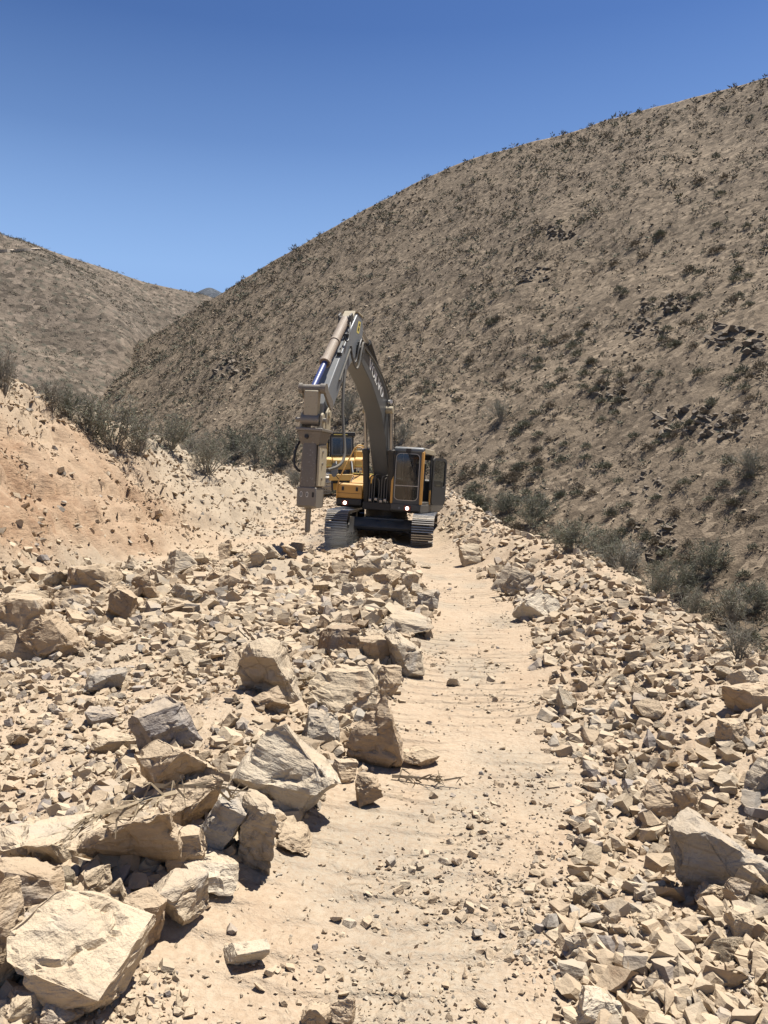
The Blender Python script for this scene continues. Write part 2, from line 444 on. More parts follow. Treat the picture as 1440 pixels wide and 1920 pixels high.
def ray(px, py):
    """world direction of a photograph pixel (1440 x 1920)"""
    d = Vector(((px - 720) / F_PX, 1.0, (960 - py) / F_PX))
    c, s = math.cos(-PITCH), math.sin(-PITCH)
    return Vector((d.x, d.y * c - d.z * s, d.y * s + d.z * c))
def at(px, py, y):
    d = ray(px, py); return Vector((0, 0, EYE)) + d * (y / d.y)

# ================================================================== TERRAIN
def zroad(y):
    return np.interp(y, [-60, 0, 22, 50, 64, 95, 200], [-0.8, 0, 0.41, 2.06, 2.2, -4.0, -14])
def xb(y): return np.interp(y, [-30, 2, 6, 9, 15.5, 19.5, 24, 30, 45, 60], [2.2, 2.55, 2.8, 3.0, 3.3, 2.75, 2.9, 2.45, 3.2, 4])
def hb(y): return np.interp(y, [-30, 2, 6, 9, 15.5, 19.5, 24, 30, 45, 60], [0.2, .30, .34, .36, .58, .62, .72, 1.0, 0.8, 0.4])
def xr(y): return np.interp(y, [0, 2.6, 4.5, 9, 17.4, 30], [.4, .62, 1.02, 1.62, 1.8, 1.9])          # right edge of the hauled track
def xlft(y): return np.interp(y, [0, 2.8, 3.6, 4.5, 7, 10.2, 17, 30], [-1.3, -.86, -.42, -.1, .22, .62, .75, .7])
def xw(y): return np.interp(y, [0, 2.4, 3, 4.7, 7.1, 12, 17, 22], [-1.7, -1.35, -1.15, -.85, -.45, 0, -.2, -.3])
def hw(y): return np.interp(y, [0, 2.4, 3, 4.7, 7.1, 12, 17, 19.5, 23], [.15, .2, .2, .16, .2, .22, .30, .42, .1])
def xl(y): return np.interp(y, [-30, 0, 12, 17.5, 22, 26, 34, 50, 64], [-5.2, -5.3, -5.6, -5.9, -5.3, -4.6, -4.4, -4.7, -5])
def xc(y): return np.interp(y, [-30, 10, 22, 30, 38, 50, 64], [-10.5, -10.6, -10.4, -8.9, -7.6, -6.2, -6])
def zc(y): return np.interp(y, [-30, 10, 22, 30, 38, 50, 64, 90], [4.2, 4.9, 5.15, 3.85, 3.15, 2.9, 2.4, -4])

def zones(x, y):
    right = sstep(-0.12, 0.18, x - xr(y) - 0.22 * fbm(x * 1.3, y * 1.3, seed=5))
    left = sstep(-0.12, 0.2, xlft(y) - x - 0.25 * fbm(x * 1.2, y * 1.2, seed=6))
    slope = sstep(-0.3, 0.7, xl(y) - x - 0.5 * fbm(x * .5, y * .5, seed=7))
    track = (1 - right) * (1 - left)
    return right, left * (1 - slope), slope, track

def ground_h(x, y):
    x = np.asarray(x, float); y = np.asarray(y, float)
    zr = zroad(y)
    right, left, slope, track = zones(x, y)
    # spoil berm on the ravine side, falling away behind it
    tb = x - xb(y) - 0.18 * fbm(y * .7, y * 0 + 3, seed=21)
    zb = hb(y) * np.exp(-np.minimum(tb, 0) ** 2 / 0.85)
    fall = np.where(tb > 0, 0.82 * np.maximum(tb - 0.25, 0) + 0.25 * np.minimum(tb, 0.25) * tb, 0)
    z = zr + zb - fall
    # ridge of pushed rock between the two wheel paths
    z = z + hw(y) * np.exp(-((x - xw(y)) / 0.62) ** 2)
    # raised heap under the breaker
    z = z + 0.42 * np.exp(-((x + 2.3) / 1.1) ** 2 - ((y - 17.6) / 1.7) ** 2)
    z = z + 0.18 * np.exp(-((x + 4.2) / 1.2) ** 2 - ((y - 12.0) / 2.5) ** 2)
    z = z + 0.14 * np.exp(-((x + 1.05) / .33) ** 2 - ((y - 5.4) / .7) ** 2)
    # cut bank on the left
    tl = np.maximum(xl(y) - x, 0); wdt = np.maximum(xl(y) - xc(y), 0.5)
    fr = np.clip(tl / wdt, 0, 1.0)
    prof = 0.82 * fr + 0.18 * sstep(0, 1, fr) - 0.0
    zs = (zc(y) - zr) * prof
    beyond = np.maximum(xc(y) - x, 0)
    zs = zs - 0.10 * beyond ** 1.2 - 0.22 * np.maximum(beyond - 3, 0)
    z = z + np.where(tl > 0, zs, 0)
    # relief
    n1 = fbm(x * .8, y * .8, octv=4, seed=1); n2 = fbm(x * 3.1, y * 3.1, octv=4, seed=2); n3 = fbm(x * 9, y * 9, octv=3, seed=3)
    z = z + n1 * (0.025 * track + 0.07 * left + 0.07 * right + 0.42 * slope) \
          + n2 * (0.012 * track + 0.055 * left + 0.055 * right + 0.26 * slope) \
          + n3 * (0.006 * track + 0.022 * left + 0.02 * right + 0.11 * slope)
    # ledges in the cut bank
    led = np.abs(fbm(x * .35 + y * .12, (z * 1.5), octv=3, seed=31))
    z = z + slope * 0.20 * sstep(0.03, 0.18, led)
    ravine = np.interp(y, [-60, 0, 28, 42, 56, 70, 84, 120], [-12.5, -10.5, -8.0, -6.0, -3.6, -0.9, 0.0, -2.0])
    ravine = np.where(x > xb(y), ravine, -12.5)
    return np.maximum(z, ravine + n1 * .3)

def grid_faces(nr, nc):
    i = np.arange(nr - 1)[:, None] * nc + np.arange(nc - 1)[None, :]
    return np.stack([i, i + 1, i + 1 + nc, i + nc], -1).reshape(-1, 4)

# bench sheet: rows get wider apart with distance from where one stands
rows = [-40, -28, -18, -12, -8, -5, -3, -1.5, -0.5, 0.3, 0.9, 1.3, 1.6]
y = 1.8
while y < 66: rows.append(y); y += max(0.016, y * 0.0070)
rows += list(np.linspace(67, 120, 30))
rows = np.array(rows)
tt = np.linspace(-1, 1, 391); tt = np.sign(tt) * (0.62 * np.abs(tt) + 0.38 * np.abs(tt) ** 3)
half = np.maximum(6.0, np.abs(rows)) * 1.0 + 3.0
X = tt[None, :] * half[:, None]; Y = np.repeat(rows[:, None], len(tt), 1)
Z = ground_h(X, Y)
right, left, slope, track = zones(X, Y)
V = np.stack([X, Y, Z], -1).reshape(-1, 3)
gm = mesh_np("ground", V, grid_faces(len(rows), len(tt)), M['dirt'], smooth=True)
zone = np.zeros((V.shape[0], 3))
crest_up = np.clip((xl(Y) - X) / np.maximum(xl(Y) - xc(Y), .5), 0, 2)
orange = slope * (1 - sstep(0.45, 0.95, crest_up + 0.35 * fbm(X * .6, Y * .6, seed=41))) * (1 - sstep(21, 27, Y)) * (0.55 + 0.45 * sstep(-.2, .3, fbm(X * .9, Y * .9, seed=40)))
greyz = np.clip(left * sstep(-0.1, 0.35, fbm(X * .55, Y * .45, seed=42)) * sstep(4, 6, Y) * .9
                + slope * sstep(0.6, 1.05, crest_up) * .75 + sstep(1.0, 2.2, X - xb(Y)) * .8 + slope * sstep(21, 28, Y) * .85
                + track * 0.8 * sstep(0.15, 0.5, fbm(X * 1.3, Y * .8, seed=44)), 0, 1)
zone[:, 0] = orange.ravel(); zone[:, 1] = greyz.ravel(); zone[:, 2] = track.ravel()
color_attr(gm, "zone", zone)
ground = tag(link("ground", gm), kind='structure')

# ------------------------------------------------------------------ the scrub hill across the ravine
def polyline(pts, n):
    p = np.array(pts, float); d = np.r_[0, np.cumsum(np.linalg.norm(np.diff(p, axis=0), axis=1))]
    # Catmull-like smoothing by dense linear sampling followed by a moving average
    t = np.linspace(0, d[-1], n); q = np.stack([np.interp(t, d, p[:, k]) for k in range(3)], 1)
    k = max(3, n // 14) | 1; pad = np.pad(q, ((k // 2, k // 2), (0, 0)), mode='edge')
    w = np.hanning(k + 2)[1:-1]; w /= w.sum()
    return np.stack([np.convolve(pad[:, j], w, 'valid') for j in range(3)], 1)

base_pts = [(44, -60, -12), (31, 0, -10), (20.5, 28, -7.4), (17.5, 42, -5.4), (14.5, 56, -3.0), (9.5, 70, -0.2), (0, 84, 0.8), (-14, 100, -0.5), (-40, 125, -3.5), (-75, 152, -6), (-125, 185, -8)]
sky_px = [(1440, 150, 108), (1330, 172, 118), (1100, 237, 140), (900, 290, 158), (780, 345, 168), (600, 440, 182), (440, 530, 196), (350, 592, 204), (250, 648, 212), (130, 694, 222)]
top_pts = [(175, -70, 72), (155, 0, 80), (122, 78, 82)] + [tuple(at(a_, b_, c_ * 1.42)) for a_, b_, c_ in sky_px] + [(-170, 335, 32), (-230, 365, 14)]
NU, NV = 500, 290
# pair base and ridge by bearing so that the slope lines run straight up the face
B = polyline(base_pts, 900); T_ = polyline(top_pts, NU)
angB = np.linspace(0, 1, 900)
uB = np.linspace(0, 1, NU)
keyT = [0, .13, .25, .38, .48, .56, .64, .74, .84, .92, 1.0]
Bn = np.stack([np.interp(np.interp(uB, [0, .33, .62, 1], [0, .24, .52, 1]), angB, B[:, k]) for k in range(3)], 1)
vv = np.linspace(0, 1.22, NV - 12)
vv = np.r_[np.linspace(-.14, 0, 12, endpoint=False), np.where(vv < 1, vv ** 1.2, vv)]
Pv = vv[None, :, None]
hill = Bn[:, None, :] * (1 - Pv) + T_[:, None, :] * Pv
pz = np.where(vv < 1, np.where(vv > 0, np.maximum(vv, 1e-6) ** 1.16, vv * .6), 1 - 1.1 * (vv - 1) ** 1.1)
hill[:, :, 2] = Bn[:, None, 2] * (1 - pz[None, :]) + T_[:, None, 2] * pz[None, :]
hx, hy = hill[:, :, 0], hill[:, :, 1]
amp = sstep(0.0, 0.25, vv)[None, :] * (1 - 0.75 * sstep(0.75, 1.0, vv))[None, :]
lowamp = (1 - 0.6 * sstep(0.85, 1.0, vv))[None, :]
U2 = np.repeat(np.linspace(0, 1, NU)[:, None], NV, 1)
gully = np.abs(fbm(U2 * 13 + 0.9 * vv[None, :], vv[None, :] * 2.2 + 0 * U2, octv=2, seed=51))
hill[:, :, 2] += amp * (4.0 * fbm(hx / 34, hy / 34, octv=3, seed=52) + 0.6 * (sstep(0, .5, gully) - 0.7))
hill[:, :, 2] += lowamp * (0.75 * fbm(hx / 8, hy / 8, octv=3, seed=53) + 0.12 * fbm(hx / 1.6, hy / 1.6, octv=3, seed=54))
# rock ledges dipping across the lower right of the face
strat = fbm(hx / 14 + hill[:, :, 2] / 9, hill[:, :, 2] / 2.2, octv=3, seed=55)
hill[:, :, 2] += amp * 0.12 * sstep(0.12, 0.3, strat)
# spur of pale soil, left of the breaker
hm = mesh_np("hill", hill.reshape(-1, 3), grid_faces(NU, NV)[:, ::-1], M['hill'], smooth=True)
hill_o = tag(link("hill", hm), kind='structure')

# ------------------------------------------------------------------ far hills and valley floor
def far_ridge(name, sky_list, y0, depth, zbase, mat, nu=220, nv=110, seed=70, bumps=14.0):
    top = polyline([tuple(at(*s)) for s in sky_list], nu)
    v = np.linspace(0, 1.25, nv); P = np.zeros((nu, nv, 3))
    for j, w in enumerate(v):
        P[:, j, 0] = top[:, 0] * (1 - 0.22 * (1 - w)); P[:, j, 1] = top[:, 1] - depth * (1 - w)
        p = w + 0.08 * math.sin(w * math.pi) if w < 1 else 1 - (w - 1) * 0.9
        P[:, j, 2] = zbase + (top[:, 2] - zbase) * p
    a = (sstep(0, .2, v) * (1 - .9 * sstep(.7, 1, v)))[None, :]
    g = np.abs(fbm(P[:, :, 0] / 130 + P[:, :, 1] / 210, P[:, :, 1] / 190 - P[:, :, 0] / 300, octv=3, seed=seed))
    P[:, :, 2] += a * bumps * (1.4 * (sstep(0, .4, g) - .6) + 0.8 * fbm(P[:, :, 0] / 60, P[:, :, 1] / 60, octv=3, seed=seed + 1))
    me = mesh_np(name, P.reshape(-1, 3), grid_faces(nu, nv), mat, smooth=True)
    return P, tag(link(name, me), kind='structure')

FAR, far_o = far_ridge("far_hill", [(-420, 420, 330), (-200, 425, 360), (0, 449, 390), (60, 457, 400), (130, 480, 410), (220, 505, 425), (320, 533, 445), (385, 546, 460), (470, 580, 470), (620, 640, 480)],
                       0, 250, -12, M['farhill'], bumps=22.0)
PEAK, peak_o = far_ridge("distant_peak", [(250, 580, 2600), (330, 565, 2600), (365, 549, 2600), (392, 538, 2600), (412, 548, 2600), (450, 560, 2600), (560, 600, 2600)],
                         0, 900, 50, M['peak_haze'], 60, 30, 90, 40)
S = 9000.0
vg = 60
gx, gy = np.meshgrid(np.linspace(-S, S, vg), np.linspace(-S, S, vg))
gz = np.full_like(gx, -13.0)
vm = mesh_np("valley_floor", np.stack([gx, gy, gz], -1).reshape(-1, 3), grid_faces(vg, vg), M['valley'])
tag(link("valley_floor", vm), kind='structure')
# graded track climbing the far hill
far_bvh = BVHTree.FromPolygons([tuple(p) for p in FAR.reshape(-1, 3)], grid_faces(FAR.shape[0], FAR.shape[1]).tolist())
trk = []
for k in range(26):
    px = -60 + k * 5.4; py = 473.5 - 0.004 * (px - 0) ** 1 - (0.045 * max(px - 20, 0)) - 0.02 * px
    h = far_bvh.ray_cast(Vector((0, 0, EYE)), ray(px, py).normalized())
    if h[0] is not None: trk.append(h[0])
if len(trk) > 2:
    vs = []; fs = []
    for p in trk: vs += [p + Vector((0, -0.6, -0.15)), p + Vector((0, -1.2, 0.75)), p + Vector((0, 1.0, 1.1))]
    for k in range(len(trk) - 1):
        for j in (0, 1): fs.append((k * 3 + j, k * 3 + 3 + j, k * 3 + 4 + j, k * 3 + 1 + j))
    tag(mesh_obj("dirt_road", vs, fs, M['road_pale']), kind='structure')

# ------------------------------------------------------------------ ray caster against bench and hill
GV = V; GF = grid_faces(len(rows), len(tt))
g_bvh = BVHTree.FromPolygons(GV.tolist(), GF.tolist())
h_bvh = BVHTree.FromPolygons(hill.reshape(-1, 3).tolist(), grid_faces(NU, NV).tolist())
EYEV = Vector((0, 0, EYE))
def cast(px, py, which='gh'):
    d = ray(px, py).normalized(); best = None
    for b in ([g_bvh] if 'g' in which else []) + ([h_bvh] if 'h' in which else []):
        h = b.ray_cast(EYEV, d)
        if h[0] is not None and (best is None or h[3] < best[3]): best = h
    return best
def hat(x, y): return float(ground_h(np.array([x]), np.array([y]))[0])

# ================================================================== EXCAVATOR WITH BREAKER
def rz(deg): return Matrix.Rotation(R(deg), 4, 'Z')

EXY = 24.3
ex = empty("excavator", (0.02, EXY, 0.44), (R(1.3), R(3.4), 0))
tag(ex, "grey and yellow crawler excavator holding a rock breaker, facing down the rubble track", "excavator")
UC = rz(-5); UP = rz(-14)

# --- undercarriage
def shoe_mesh():
    b = MB()
    b.box(-.3, .3, -.090, .090, 0, .022)
    b.cur = 2
    for yy in (-.072, -.002, .068): b.prism([(yy - .014, .02), (yy + .014, .02), (yy + .009, .056), (yy - .009, .056)], -.3, .3)
    b.cur = 1
    for xx in (-.075, .035): b.box(xx, xx + .045, -.068, -.025, .018, .026)
    for xx in (-.11, .085): b.box(xx, xx + .025, .02, .05, .018, .034)
    o = b.build("track_shoe", [M['steel'], M['black'], M['bright']])
    C.objects.unlink(o); return o.data
shoe_me = shoe_mesh()
def stadium(s, L, rad):
    """point and outward angle at arc length s round a track loop (y, z about the loop centre)"""
    per = 2 * L + 2 * math.pi * rad; s = s % per
    if s < L: return (-L / 2 + s, rad, 0.0)
    s -= L
    if s < math.pi * rad: a = s / rad; return (L / 2 + rad * math.sin(a), rad * math.cos(a), -a)
    s -= math.pi * rad
    if s < L: return (L / 2 - s, -rad, -math.pi)
    s -= L; a = s / rad
    return (-L / 2 - rad * math.sin(a), -rad * math.cos(a), -math.pi - a)
def make_track(root, xc_, L, rad, zc_, xf, me, width, nshoe, chainmat, rim):
    b = MB(xf); n = 48; prof = []
    per = 2 * L + 2 * math.pi * rad
    for k in range(n): yy, zz, a = stadium(per * k / n, L, rad - .03); prof.append((yy, zc_ + zz))
    inner = [(yy * .985, zc_ + (zz - zc_) * .86) for yy, zz in prof]
    for sx in (-.11, .11):          # link chain, two rails
        nn = len(prof); vs = []
        for xx in (sx - .035, sx + .035): vs += [(xc_ + xx, p[0], p[1]) for p in prof] + [(xc_ + xx, p[0], p[1]) for p in inner]
        fs = []
        for i in range(nn):
            j = (i + 1) % nn
            fs += [(i, j, nn + j, nn + i), (2 * nn + i, 3 * nn + i, 3 * nn + j, 2 * nn + j), (i, 2 * nn + i, 2 * nn + j, j), (nn + i, nn + j, 3 * nn + j, 3 * nn + i)]
        b.add(vs, fs)
    tr = b.build("track", chainmat, root)
    for k in range(nshoe):
        yy, zz, a = stadium(per * k / nshoe, L, rad)
        o = link("track_shoe", me, tr)
        o.matrix_basis = xf @ Matrix.Translation((xc_, yy, zc_ + zz)) @ Matrix.Rotation(a, 4, 'X')
    f = MB(xf)
    f.prism([(-L * .42, zc_ - rad * .35), (L * .42, zc_ - rad * .35), (L * .46, zc_), (L * .40, zc_ + rad * .45), (-L * .40, zc_ + rad * .45), (-L * .46, zc_)], xc_ - .17, xc_ + .17)
    f.build("track_frame", rim, root, .012)
    for yy, nm in ((-L / 2, "idler_wheel"), (L / 2, "drive_sprocket")):
        w = MB(xf); w.cyl((xc_ - .1, yy, zc_), (xc_ + .1, yy, zc_), rad * .86, n=24); w.cyl((xc_ - .16, yy, zc_), (xc_ + .16, yy, zc_), rad * .34, n=16)
        w.build(nm, rim, root, 0.01)
    for k in range(7):
        w = MB(xf); yy = -L * .4 + k * L * .8 / 6; w.cyl((xc_ - .15, yy, zc_ - rad * .72), (xc_ + .15, yy, zc_ - rad * .72), .085, n=14); w.build("track_roller", rim, root)
for sx in (-1.19, 1.19):
    make_track(ex, sx, 3.5, .44, .50, UC, shoe_me, .6, 49, M['black'], M['black'])
b = MB(UC)
b.prism([(-1.05, .50), (-.98, .80), (.98, .80), (1.05, .50), (.9, .42), (-.9, .42)], -.60, .60)
b.prism([(-1.30, .55), (-.95, .78), (-.75, .78), (-.75, .46), (-1.25, .46)], -1.0, 1.0)
b.build("car_body_frame", M['grey'], ex, .015)
b = MB(UC); b.prism([(-1.42, .36), (-1.33, .80), (-1.24, .80), (-1.24, .36)], -.93, -.80); b.build("frame_bracket", M['hamcream'], ex, .01)
b = MB(UC); b.cyl((0, 0, .78), (0, 0, 1.02), .62, n=40); b.build("slew_ring", M['black'], ex)

# --- upper structure
b = MB(UP); b.box(-.46, .40, -1.10, 2.0, 1.02, 1.24); b.box(-1.23, 1.24, -.2, 2.0, 1.05, 1.22); b.build("deck_frame", M['black'], ex, .02)
b = MB(UP); b.prism([(-1.24, 1.25), (-1.24, 1.06), (-1.12, 1.00), (2.05, 1.00), (2.05, 1.25)], .40, 1.27); sk = b.build("cab_skirt", M['grey'], ex, .025)
b = MB(UP); b.prism([(-1.10, 1.30), (-1.10, 1.12), (-.98, 1.05), (1.9, 1.05), (1.9, 1.30)], -1.26, -.50); b.build("tank_skirt", M['black'], ex, .025)
def lamp(x, yf, z):
    b = MB(UP); b.box(x - .10, x + .10, yf, yf + .03, z - .075, z + .075); h = b.build("headlight", M['lamprim'], ex, .01)
    b = MB(UP); b.cyl((x, yf - .012, z), (x, yf + .01, z), .046, n=20); b.build("lens", M['lamp'], h)
lamp(.90, -1.262, 1.13); lamp(-.98, -1.122, 1.17)
b = MB(UP); b.cyl((.66, -1.25, 1.13), (.66, -1.235, 1.13), .03, n=14); b.build("tow_eye_cap", M['armgrey'], ex)

# tool box and fuel tank side, yellow, with a sloped lid
b = MB(UP); b.prism([(-1.06, 1.30), (-1.06, 1.70), (-.98, 1.74), (-.25, 1.74), (-.25, 1.30)], -1.25, -.50); tb = b.build("tool_box", M['yellow'], ex, .03)
b = MB(UP); b.prism([(-.98, 1.745), (-.60, 2.02), (.55, 2.02), (.55, 1.745)], -.94, -.40); b.build("sloped_lid", M['yellow'], ex, .03)
b = MB(UP); b.box(-.95, -.41, -.64, .5, 2.021, 2.05); b.build("lid_edge", M['sticker'], ex, .01)
for xx in (-.98, -.93, -.95):
    pass
for k in range(4):
    b = MB(UP); zz = 1.79 + k * .05; yy = -.98 + (zz - 1.745) / .275 * .38; b.box(-.90, -.865, yy - .012, yy + .004, zz, zz + .03); b.build("lid_marking", M['white'], ex)
for xx in (-1.08, -.66):
    b = MB(UP); b.box(xx - .03, xx + .03, -1.085, -1.055, 1.52, 1.64); b.build("latch", M['black'], ex, .006)
b = MB(UP); b.box(-1.24, -.52, -1.066, -1.05, 1.445, 1.455); b.build("panel_seam", M['black'], ex)
b = MB(UP)
b.tube([(-1.24, -1.10, 1.28), (-1.245, -1.10, 1.72), (-1.10, -.92, 2.2), (-.94, -.72, 2.66), (-.90, -.66, 2.80), (-.74, -.60, 2.82), (-.66, -.58, 2.74), (-.655, -.56, 2.03)], .022, 8, None, 1)
b.tube([(-.90, -.66, 2.42), (-.67, -.58, 2.42)], .018)
b.build("handrail", M['yellow'], ex, smooth=True)
b = MB(UP); b.tube([(-1.20, -1.02, 1.80), (-1.30, -1.15, 1.95), (-1.32, -1.2, 2.1)], .014); ma = b.build("mirror_arm", M['black'], ex)
b = MB(UP); pr = [(-1.32 + .10 * math.cos(a), 2.10 + .21 * math.sin(a)) for a in np.linspace(0, 2 * math.pi, 20, endpoint=False)]
b.add([(x, -1.235, z) for x, z in pr] + [(x, -1.20, z) for x, z in pr], [tuple(range(20)), tuple(range(20, 40))[::-1]] + [(i, 20 + i, 20 + (i + 1) % 20, (i + 1) % 20) for i in range(20)])
b.build("mirror", M['roofgrey'], ma)

# engine housing and counterweight
b = MB(UP); b.prism([(.5, 1.22), (.5, 1.93), (.62, 1.99), (2.0, 1.99), (2.0, 1.22)], -1.25, 1.25); eh = b.build("engine_housing", M['grey'], ex, .03)
b = MB(UP); b.prism([(2.0, 1.05), (2.0, 1.97), (2.45, 1.97), (2.72, 1.8), (2.76, 1.25), (2.6, 1.05)], -1.25, 1.25); b.build("counterweight", M['grey'], ex, .05)
for k in range(7):
    b = MB(UP); b.box(1.25, 1.275, 1.0, 1.7, 1.36 + k * .075, 1.395 + k * .075); b.build("louvre", M['hamcream'], eh)
b = MB(UP); b.cyl((-.2, 1.5, 1.98), (-.2, 1.5, 2.35), .055, n=14); b.build("exhaust_pipe", M['black'], ex)

# cab
CX0, CX1, CY0, CY1, CZ0, CZ1 = .42, 1.26, -1.22, .52, 1.25, 2.86
def rrect(x0, x1, z0, z1, r, n=6):
    out = []
    for cx, cz, a0 in ((x1 - r, z1 - r, 0), (x0 + r, z1 - r, 90), (x0 + r, z0 + r, 180), (x1 - r, z0 + r, 270)):
        for k in range(n + 1):
            a = R(a0 + 90 * k / n); out.append((cx + r * math.cos(a), cz + r * math.sin(a)))
    return out
def ring(b, outer, inner, y0, y1):
    n = len(outer)
    vs = [(x, y0, z) for x, z in outer] + [(x, y0, z) for x, z in inner] + [(x, y1, z) for x, z in outer] + [(x, y1, z) for x, z in inner]
    fs = []
    for i in range(n):
        j = (i + 1) % n
        fs += [(i, n + i, n + j, j), (2 * n + i, 2 * n + j, 3 * n + j, 3 * n + i), (i, j, 2 * n + j, 2 * n + i), (n + i, 3 * n + i, 3 * n + j, n + j)]
    b.add(vs, fs)
b = MB(UP)
b.box(CX0, CX1, CY0, CY1, CZ0, CZ0 + .07)
b.box(CX0, CX0 + .05, CY0 + .02, CY1, CZ0 + .07, CZ0 + .55); b.box(CX0, CX0 + .05, CY1 - .5, CY1, CZ0 + .55, CZ1 - .12)
b.box(CX0, CX1, CY1 - .06, CY1, CZ0 + .07, CZ0 + .7)
b.box(CX1 - .05, CX1, CY1 - .4, CY1, CZ0 + .07, CZ1 - .12)
b.box(CX0 + .01, CX1 - .01, CY1 - .05, CY1 - .005, CZ1 - .3, CZ1 - .1)
cabb = b.build("cab_shell", M['grey'], ex, .012)
b = MB(UP)
pf = [(CY0 - .03, CZ1 - .15), (CY0 - .02, CZ1 - .03), (CY0 + .10, CZ1 + .0), (CY1 - .35, CZ1 + .0), (CY1 + .0, CZ1 - .06), (CY1, CZ1 - .15)]
b.prism(pf, CX0 - .01, CX1 + .01); b.build("cab_roof", M['roofgrey'], ex, .04)
b = MB(UP); b.prism([(CY0 + .1, CZ1 - .16), (CY0 + .1, CZ1 - .02), (CY1 - .3, CZ1 - .015), (CY1 - .02, CZ1 - .09), (CY1 - .02, CZ1 - .16)], CX1 + .005, CX1 + .035); b.build("roof_side_trim", M['hamcream'], ex, .012)
for x0_, x1_, y0_, y1_, z1_ in ((CX0 - .035, CX0 + .03, CY0 - .03, CY0 + .03, CZ1 - .13), (CX1 - .035, CX1 + .03, CY0 - .03, CY0 + .03, CZ1 - .13), (CX1 - .01, CX1 + .03, CY0 + .06, CY0 + .12, CZ1 - .1), (CX1 - .02, CX1 + .03, .02, .09, CZ0 + .42)):
    b = MB(UP); b.box(x0_, x1_, y0_, y1_, CZ0, z1_); b.build("cab_pillar", M['yellow'], ex, .015)
b = MB(UP); out = [(x, z) for x, z in rrect(CX0 + .035, CX1 - .035, CZ0 + .005, CZ1 - .15, .02)]
inn = rrect(CX0 + .075, CX1 - .085, CZ0 + .10, CZ1 - .19, .13)
ring(b, out, inn, CY0 - .012, CY0 + .02); b.build("windscreen_surround", M['grey'], ex)
b = MB(UP); o1 = rrect(CX0 + .068, CX1 - .078, CZ0 + .093, CZ1 - .183, .135); i1 = rrect(CX0 + .086, CX1 - .096, CZ0 + .112, CZ1 - .20, .12)
ring(b, o1, i1, CY0 - .022, CY0 - .012); b.build("windscreen_seal", M['bright'], ex)
b = MB(UP); g = rrect(CX0 + .08, CX1 - .09, CZ0 + .105, CZ1 - .195, .125); b.add([(x, CY0 - .004, z) for x, z in g], [tuple(range(len(g)))[::-1]]); b.build("windscreen", M['glass'], ex)
b = MB(UP); b.box(CX0 + .08, CX1 - .09, CY0 - .02, CY0 + .005, CZ0 + .50, CZ0 + .525); b.build("windscreen_bar", M['bright'], ex)
b = MB(UP); b.add([(CX0 - .005, CY0 + .05, CZ0 + .6), (CX0 - .005, CY1 - .52, CZ0 + .6), (CX0 - .005, CY1 - .52, CZ1 - .17), (CX0 - .005, CY0 + .05, CZ1 - .17)], [(0, 1, 2, 3)]); b.build("side_window", M['glass'], ex)
b = MB(UP); b.box(CX0 + .36, CX0 + .50, CY0 - .075, CY0 - .03, CZ1 - .16, CZ1 - .05)
b.tube([(CX0 + .40, CY0 - .06, CZ1 - .12), (CX0 + .58, CY0 - .05, CZ0 + .98), (CX0 + .64, CY0 - .04, CZ0 + .86)], .010)
b.tube([(CX0 + .44, CY0 - .06, CZ1 - .12), (CX0 + .61, CY0 - .05, CZ0 + 1.05), (CX0 + .66, CY0 - .04, CZ0 + .90)], .008)
b.tube([(CX0 + .66, CY0 - .045, CZ0 + .70), (CX0 + .665, CY0 - .045, CZ0 + 1.28)], .010)
b.build("wiper", M['black'], ex)
# seat, control lever, column inside
b = MB(UP); b.box(.62, 1.08, -.35, .12, 1.62, 1.78); b.prism([(.05, 1.72), (.20, 1.72), (.32, 2.45), (.20, 2.45)], .63, 1.07); b.box(.70, 1.0, -.3, .1, 1.32, 1.62); b.build("operator_seat", M['seat'], ex, .03)
b = MB(UP); b.tube([(.72, -.98, 1.32), (.75, -.95, 1.72), (.92, -.80, 2.30), (.98, -.76, 2.48)], .022); b.build("inner_strut", M['bright'], ex)
b = MB(UP); b.tube([(.88, -.85, 1.32), (.90, -.85, 1.78)], .016); b.tube([(.96, -.85, 1.32), (.95, -.85, 1.78)], .016); b.box(.84, 1.0, -.90, -.80, 1.78, 1.88); b.build("control_lever", M['bright'], ex, .02)
b = MB(UP); b.prism([(-1.10, 1.33), (-1.10, 1.42), (-.8, 1.36), (-.8, 1.33)], .74, 1.16); b.build("foot_pedal", M['hose'], ex, .01)
# opened door, folded back against the side
b = MB(UP @ Matrix.Translation((CX1 + .02, .10, 0)) @ rz(-20)); oo = []
outer = rrect(0, .80, CZ0 - .02, CZ1 - .22, .14); inn2 = rrect(.07, .73, CZ0 + .52, CZ1 - .30, .10)
def ringy(b, outer, inner, x0, x1):
    n = len(outer); vs = [(x0, y, z) for y, z in outer] + [(x0, y, z) for y, z in inner] + [(x1, y, z) for y, z in outer] + [(x1, y, z) for y, z in inner]
    fs = []
    for i in range(n):
        j = (i + 1) % n
        fs += [(i, j, n + j, n + i), (2 * n + i, 3 * n + i, 3 * n + j, 2 * n + j), (i, 2 * n + i, 2 * n + j, j), (n + i, n + j, 3 * n + j, 3 * n + i)]
    b.add(vs, fs)
ringy(b, outer, inn2, 0.0, .05); dr = b.build("cab_door", M['grey'], ex)
b = MB(UP @ Matrix.Translation((CX1 + .02, .10, 0)) @ rz(-20)); b.add([(.025, yy, zz) for yy, zz in inn2], [tuple(range(len(inn2)))]); b.build("pane", M['glass'], dr)
b = MB(UP @ Matrix.Translation((CX1 + .02, .10, 0)) @ rz(-20)); b.tube([(-.0, .08, 1.45), (-.05, .12, 1.42), (-.05, .6, 1.42), (0, .66, 1.5)], .012, 6); b.build("grab_bar", M['bright'], dr)
